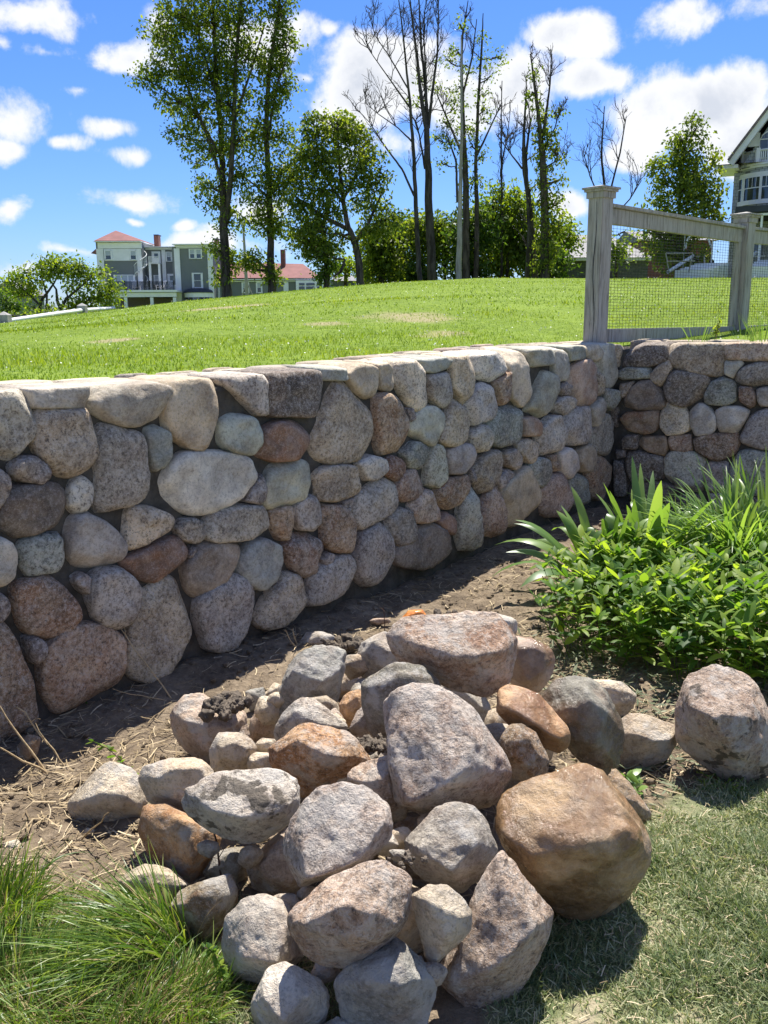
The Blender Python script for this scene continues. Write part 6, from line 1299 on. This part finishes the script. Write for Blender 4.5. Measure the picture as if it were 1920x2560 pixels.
tree('dead_tree', 'thin bare tree with wispy twigs left of the clump of crossing dead trunks', TY+4, [tr('1170,1800,6 1170,1500,6 1168,1200,5 1160,850,3 1170,600,2'), tr('1170,1200,4 1210,1000,3 1240,780,1')], [], bark='bark_grey', bare=(8, 1.62, .35))
tree('dead_tree', 'dead tree with crossing split trunks and bare twigs left of the ivy column', TY, [tr('1415,2080,16 1395,1750,14 1360,1450,13 1325,1250,11 1320,1000,7 1335,750,4 1330,620,2'), tr('1360,1450,9 1345,1150,7 1380,900,4 1370,760,2'), tr('1355,2080,12 1360,1700,9 1350,1500,6'), tr('1320,1250,5 1220,1120,3 1120,1000,2')], [], bark='bark_grey', bare=(8, 1.88, .42))
tree('ivy_tree', 'narrow trunk column clad in ivy with a bare twiggy top, right of dead trunks', TY-1, [tr('1485,2080,24 1490,1600,20 1475,1250,17 1450,950,11 1420,700,8 1400,500,5 1390,380,2'), tr('1475,1000,9 1500,800,6 1530,620,4 1540,400,2'), tr('1475,1250,5 1560,1200,3 1640,1170,2'), tr('1480,1100,5 1560,950,3 1600,820,2')],
 bl('1400,560,30,40,.6 1390,680,30,50,.8 1440,760,36,50,.7 1470,880,50,50,.8 1470,1000,60,60,1 1480,1130,60,60,1 1480,1250,55,60,1 1480,1380,55,60,1 1560,1110,40,40,.5 1610,1180,40,30,.4 1560,1000,30,30,.5 1600,830,30,30,.5 1490,1500,60,60,1 1500,1650,70,80,1 1490,1800,80,80,1 1480,1950,80,80,1 1590,1500,60,60,.9 1590,1700,60,80,.9 1560,1880,60,60,.9 1600,1330,30,40,.4'), dens=1.25, bare=(7, 2.12, .55), leaf='leaf')
tree('bare_tree', 'thin fan shaped leafless tree behind the cap of the first fence post', 52, [[(1318, 600, 9), (1315, 500, 8), (1310, 430, 7), (1300, 330, 5), (1305, 230, 2)], [(1311, 440, 5), (1340, 330, 4), (1355, 250, 2)], [(1308, 460, 5), (1275, 380, 3), (1262, 330, 2)], [(1316, 480, 4), (1360, 430, 3), (1385, 390, 2)]], [(1350, 500, 40, 20, .25), (1290, 520, 30, 30, .3)], bark='bark_grey', bare=(6, 2.75, .3), leaf='leaf_light', dens=.5)
tree('maple_tree', 'upright pyramid shaped leafy tree behind the wire mesh, left of the shingled house', 40, [[(1465, 600, 12), (1468, 480, 10), (1475, 380, 8), (1490, 280, 4)], [(1470, 450, 5), (1530, 380, 3)], [(1470, 420, 5), (1425, 350, 3)]],
 [(1505, 278, 26, 22), (1470, 300, 26, 24), (1490, 325, 42, 28), (1440, 355, 34, 24), (1500, 365, 48, 28), (1545, 345, 20, 14, .6), (1425, 395, 26, 22), (1475, 410, 54, 28), (1530, 420, 40, 30), (1430, 445, 40, 22), (1490, 455, 50, 28), (1545, 465, 26, 24), (1460, 500, 60, 30), (1430, 540, 46, 26), (1490, 545, 46, 26), (1450, 575, 50, 18), (1400, 500, 26, 26, .6), (1530, 395, 40, 20, .6), (1410, 360, 16, 12, .6)], dens=1.15, leaf='leaf_deep' if 0 else 'leaf')
# bushes along the crest, each its own crown
BU = [('tall green bush left of the leafless pair of trees', 825, 560, 46, 56, 'leaf'), ('green thicket between the leafless pair and the bleached trunk', 925, 500, 56, 46, 'leaf'), ('dark thicket behind the two leafless trunks', 870, 500, 50, 46, 'leaf_deep'), ('leafy thicket behind the dark ivy stems', 1025, 500, 56, 60, 'leaf_deep'), ('green thicket behind the crossing dead trunks', 1140, 540, 50, 50, 'leaf'),
 ('dense green bush between the bent oak and the tall bare trunks', 850, 580, 60, 60, 'leaf'), ('green bush behind the leafless trunks', 820, 520, 50, 40, 'leaf'), ('dark bush at the foot of the tallest bare tree', 905, 590, 40, 40, 'leaf_deep'),
 ('broad green bush behind the pale bleached trunk', 960, 530, 70, 60, 'leaf'), ('dense bush low between the dark ivy stems', 1010, 585, 50, 40, 'leaf_deep'), ('tall round light green tree behind the dead trunks', 1095, 470, 80, 80, 'leaf_light'), ('leafy green bush left of the crossing dead trunks', 1080, 560, 70, 50, 'leaf'),
 ('bush at the foot of the ivy column', 1180, 570, 50, 50, 'leaf_deep'), ('light green bush right of the ivy column', 1215, 510, 34, 50, 'leaf_light'), ('green bush behind the shed at the left of the bent oak', 790, 585, 24, 34, 'leaf_light'), ('green bush peeking over the low building roof', 1330, 545, 26, 30, 'leaf_light'), ('bush left of the bent oak trunk by the grey shed', 745, 575, 30, 22, 'leaf_light'), ('low bright green bush at the foot of the leafless trunks', 880, 605, 30, 16, 'leaf_light')]
for k, (lab, x, y, rx, ry, lf_) in enumerate(BU):
    Yb = TY+3+(k % 3)*1.5; b_ = [(x+rx*math.cos(a)*.55, y+ry*math.sin(a)*.5, rx*.5, ry*.5) for a in np.arange(0, 2*PI, PI/3)]+[(x, y, rx*.6, ry*.6)]
    tree('bush', lab, Yb, [[(x, 622, 9), (x+4, y+ry*.4, 7), (x, y, 4)], [(x, y+ry*.8, 5), (x-rx*.5, y-ry*.2, 2)], [(x, y+ry*.8, 5), (x+rx*.5, y-ry*.2, 2)]], b_, dens=1.35, leaf=lf_, ls=.2, clr=.3, cat='bush', nleaf=13)
# low spreading tree at the left and its neighbours
def K_(p): return (p[0]/5.184/FS, (600+p[1]/5.184)/FS)
def bk(s):
    out = []
    for w_ in s.split():
        q = [float(x) for x in w_.split(',')]; x, y = K_(q[:2]); out.append((x, y, q[2]/5.184/FS, q[3]/5.184/FS, *(q[4:] or [1.])))
    return out
def trk(s): return [(*K_(q[:2]), q[2]/5.184/FS) for q in [[float(x) for x in w_.split(',')] for w_ in s.split()]]
tree('spreading_tree', 'low wide spreading tree with crooked limbs in front of the grey house', 60, [trk('510,960,50 520,800,45 600,690,40 700,560,25 780,420,12'), trk('520,850,35 400,720,28 280,620,18 150,540,10'), trk('600,900,36 600,720,32 560,560,20 520,420,10'), trk('780,900,50 750,780,45 730,640,30 640,500,16'), trk('790,900,50 880,760,40 1050,620,30 1200,480,16'), trk('800,930,44 980,860,40 1200,760,25 1420,700,12'), trk('880,760,25 860,650,18 960,540,12')],
 bk('110,540,90,60 240,480,110,70 330,420,90,50 300,600,120,70 440,600,110,80 560,340,130,90 700,290,130,70 850,280,130,60 520,470,120,80 680,420,130,90 850,400,120,80 960,380,100,90 1070,400,110,80 1060,310,60,30 1180,440,110,70 1340,420,90,40 950,560,100,60 1070,520,100,50 1230,560,80,50 900,640,70,40 1300,680,130,70 1460,560,90,40 1450,660,130,80 1120,720,120,60 1300,790,150,60 1480,790,100,60 1050,800,120,60 120,700,120,50 250,700,110,60 400,860,90,50 650,860,70,50 900,830,90,60 1200,860,120,40,.7'), dens=2.1, ls=.2, clr=.3, leaf='leaf_light', bark='bark_grey', nleaf=12)
tree('bush', 'dark rounded bush at the far left edge behind the rail fence', 52, [trk('100,1000,30 100,850,20')], bk('60,760,120,90 160,850,120,90 60,900,100,60 230,900,60,60'), leaf='leaf_deep', dens=1.3, cat='bush', ls=.17)
tree('bush', 'flowering low hedge along the far left rail fence', 44, [trk('400,990,20 400,960,10')], bk('150,970,90,28 300,965,90,28 450,950,90,30 620,940,80,30 780,930,60,26'), leaf='leaf_light', dens=1.2, cat='hedge', ls=.12, clr=.15, twigs=False)
# far tree line beyond everything
V, Fq, R_ = [], [], []
P = []
for az in np.arange(-1.6, 1.2, .012):
    r = rng.uniform(125, 160); c = np.array([math.sin(az)*r, math.cos(az)*r, rng.uniform(-3, .5)]); k = 110
    P.append(c+unit(rng.normal(0, 1, (k, 3)))*(rng.random(k)**.35)[:, None]*np.array([2.6, 2.6, rng.uniform(2.2, 4.2)]))
P = np.concatenate(P); n = len(P); d = unit(rng.normal(0, 1, (n, 3))); s = unit(np.cross(d, rng.normal(0, 1, (n, 3)))); L = rng.uniform(.5, 1.1, n)
v, f, r = ribbons(P, d, L, L*.7, L*.2, side=s, seg=2, shape='leaf'); o = link('distant_trees', npmesh('distant_trees', v, f, M['leaf'], rand=r)); tag(o, 'far off line of trees low on the horizon', 'trees', kind='stuff')
print('objects', len(bpy.data.objects))
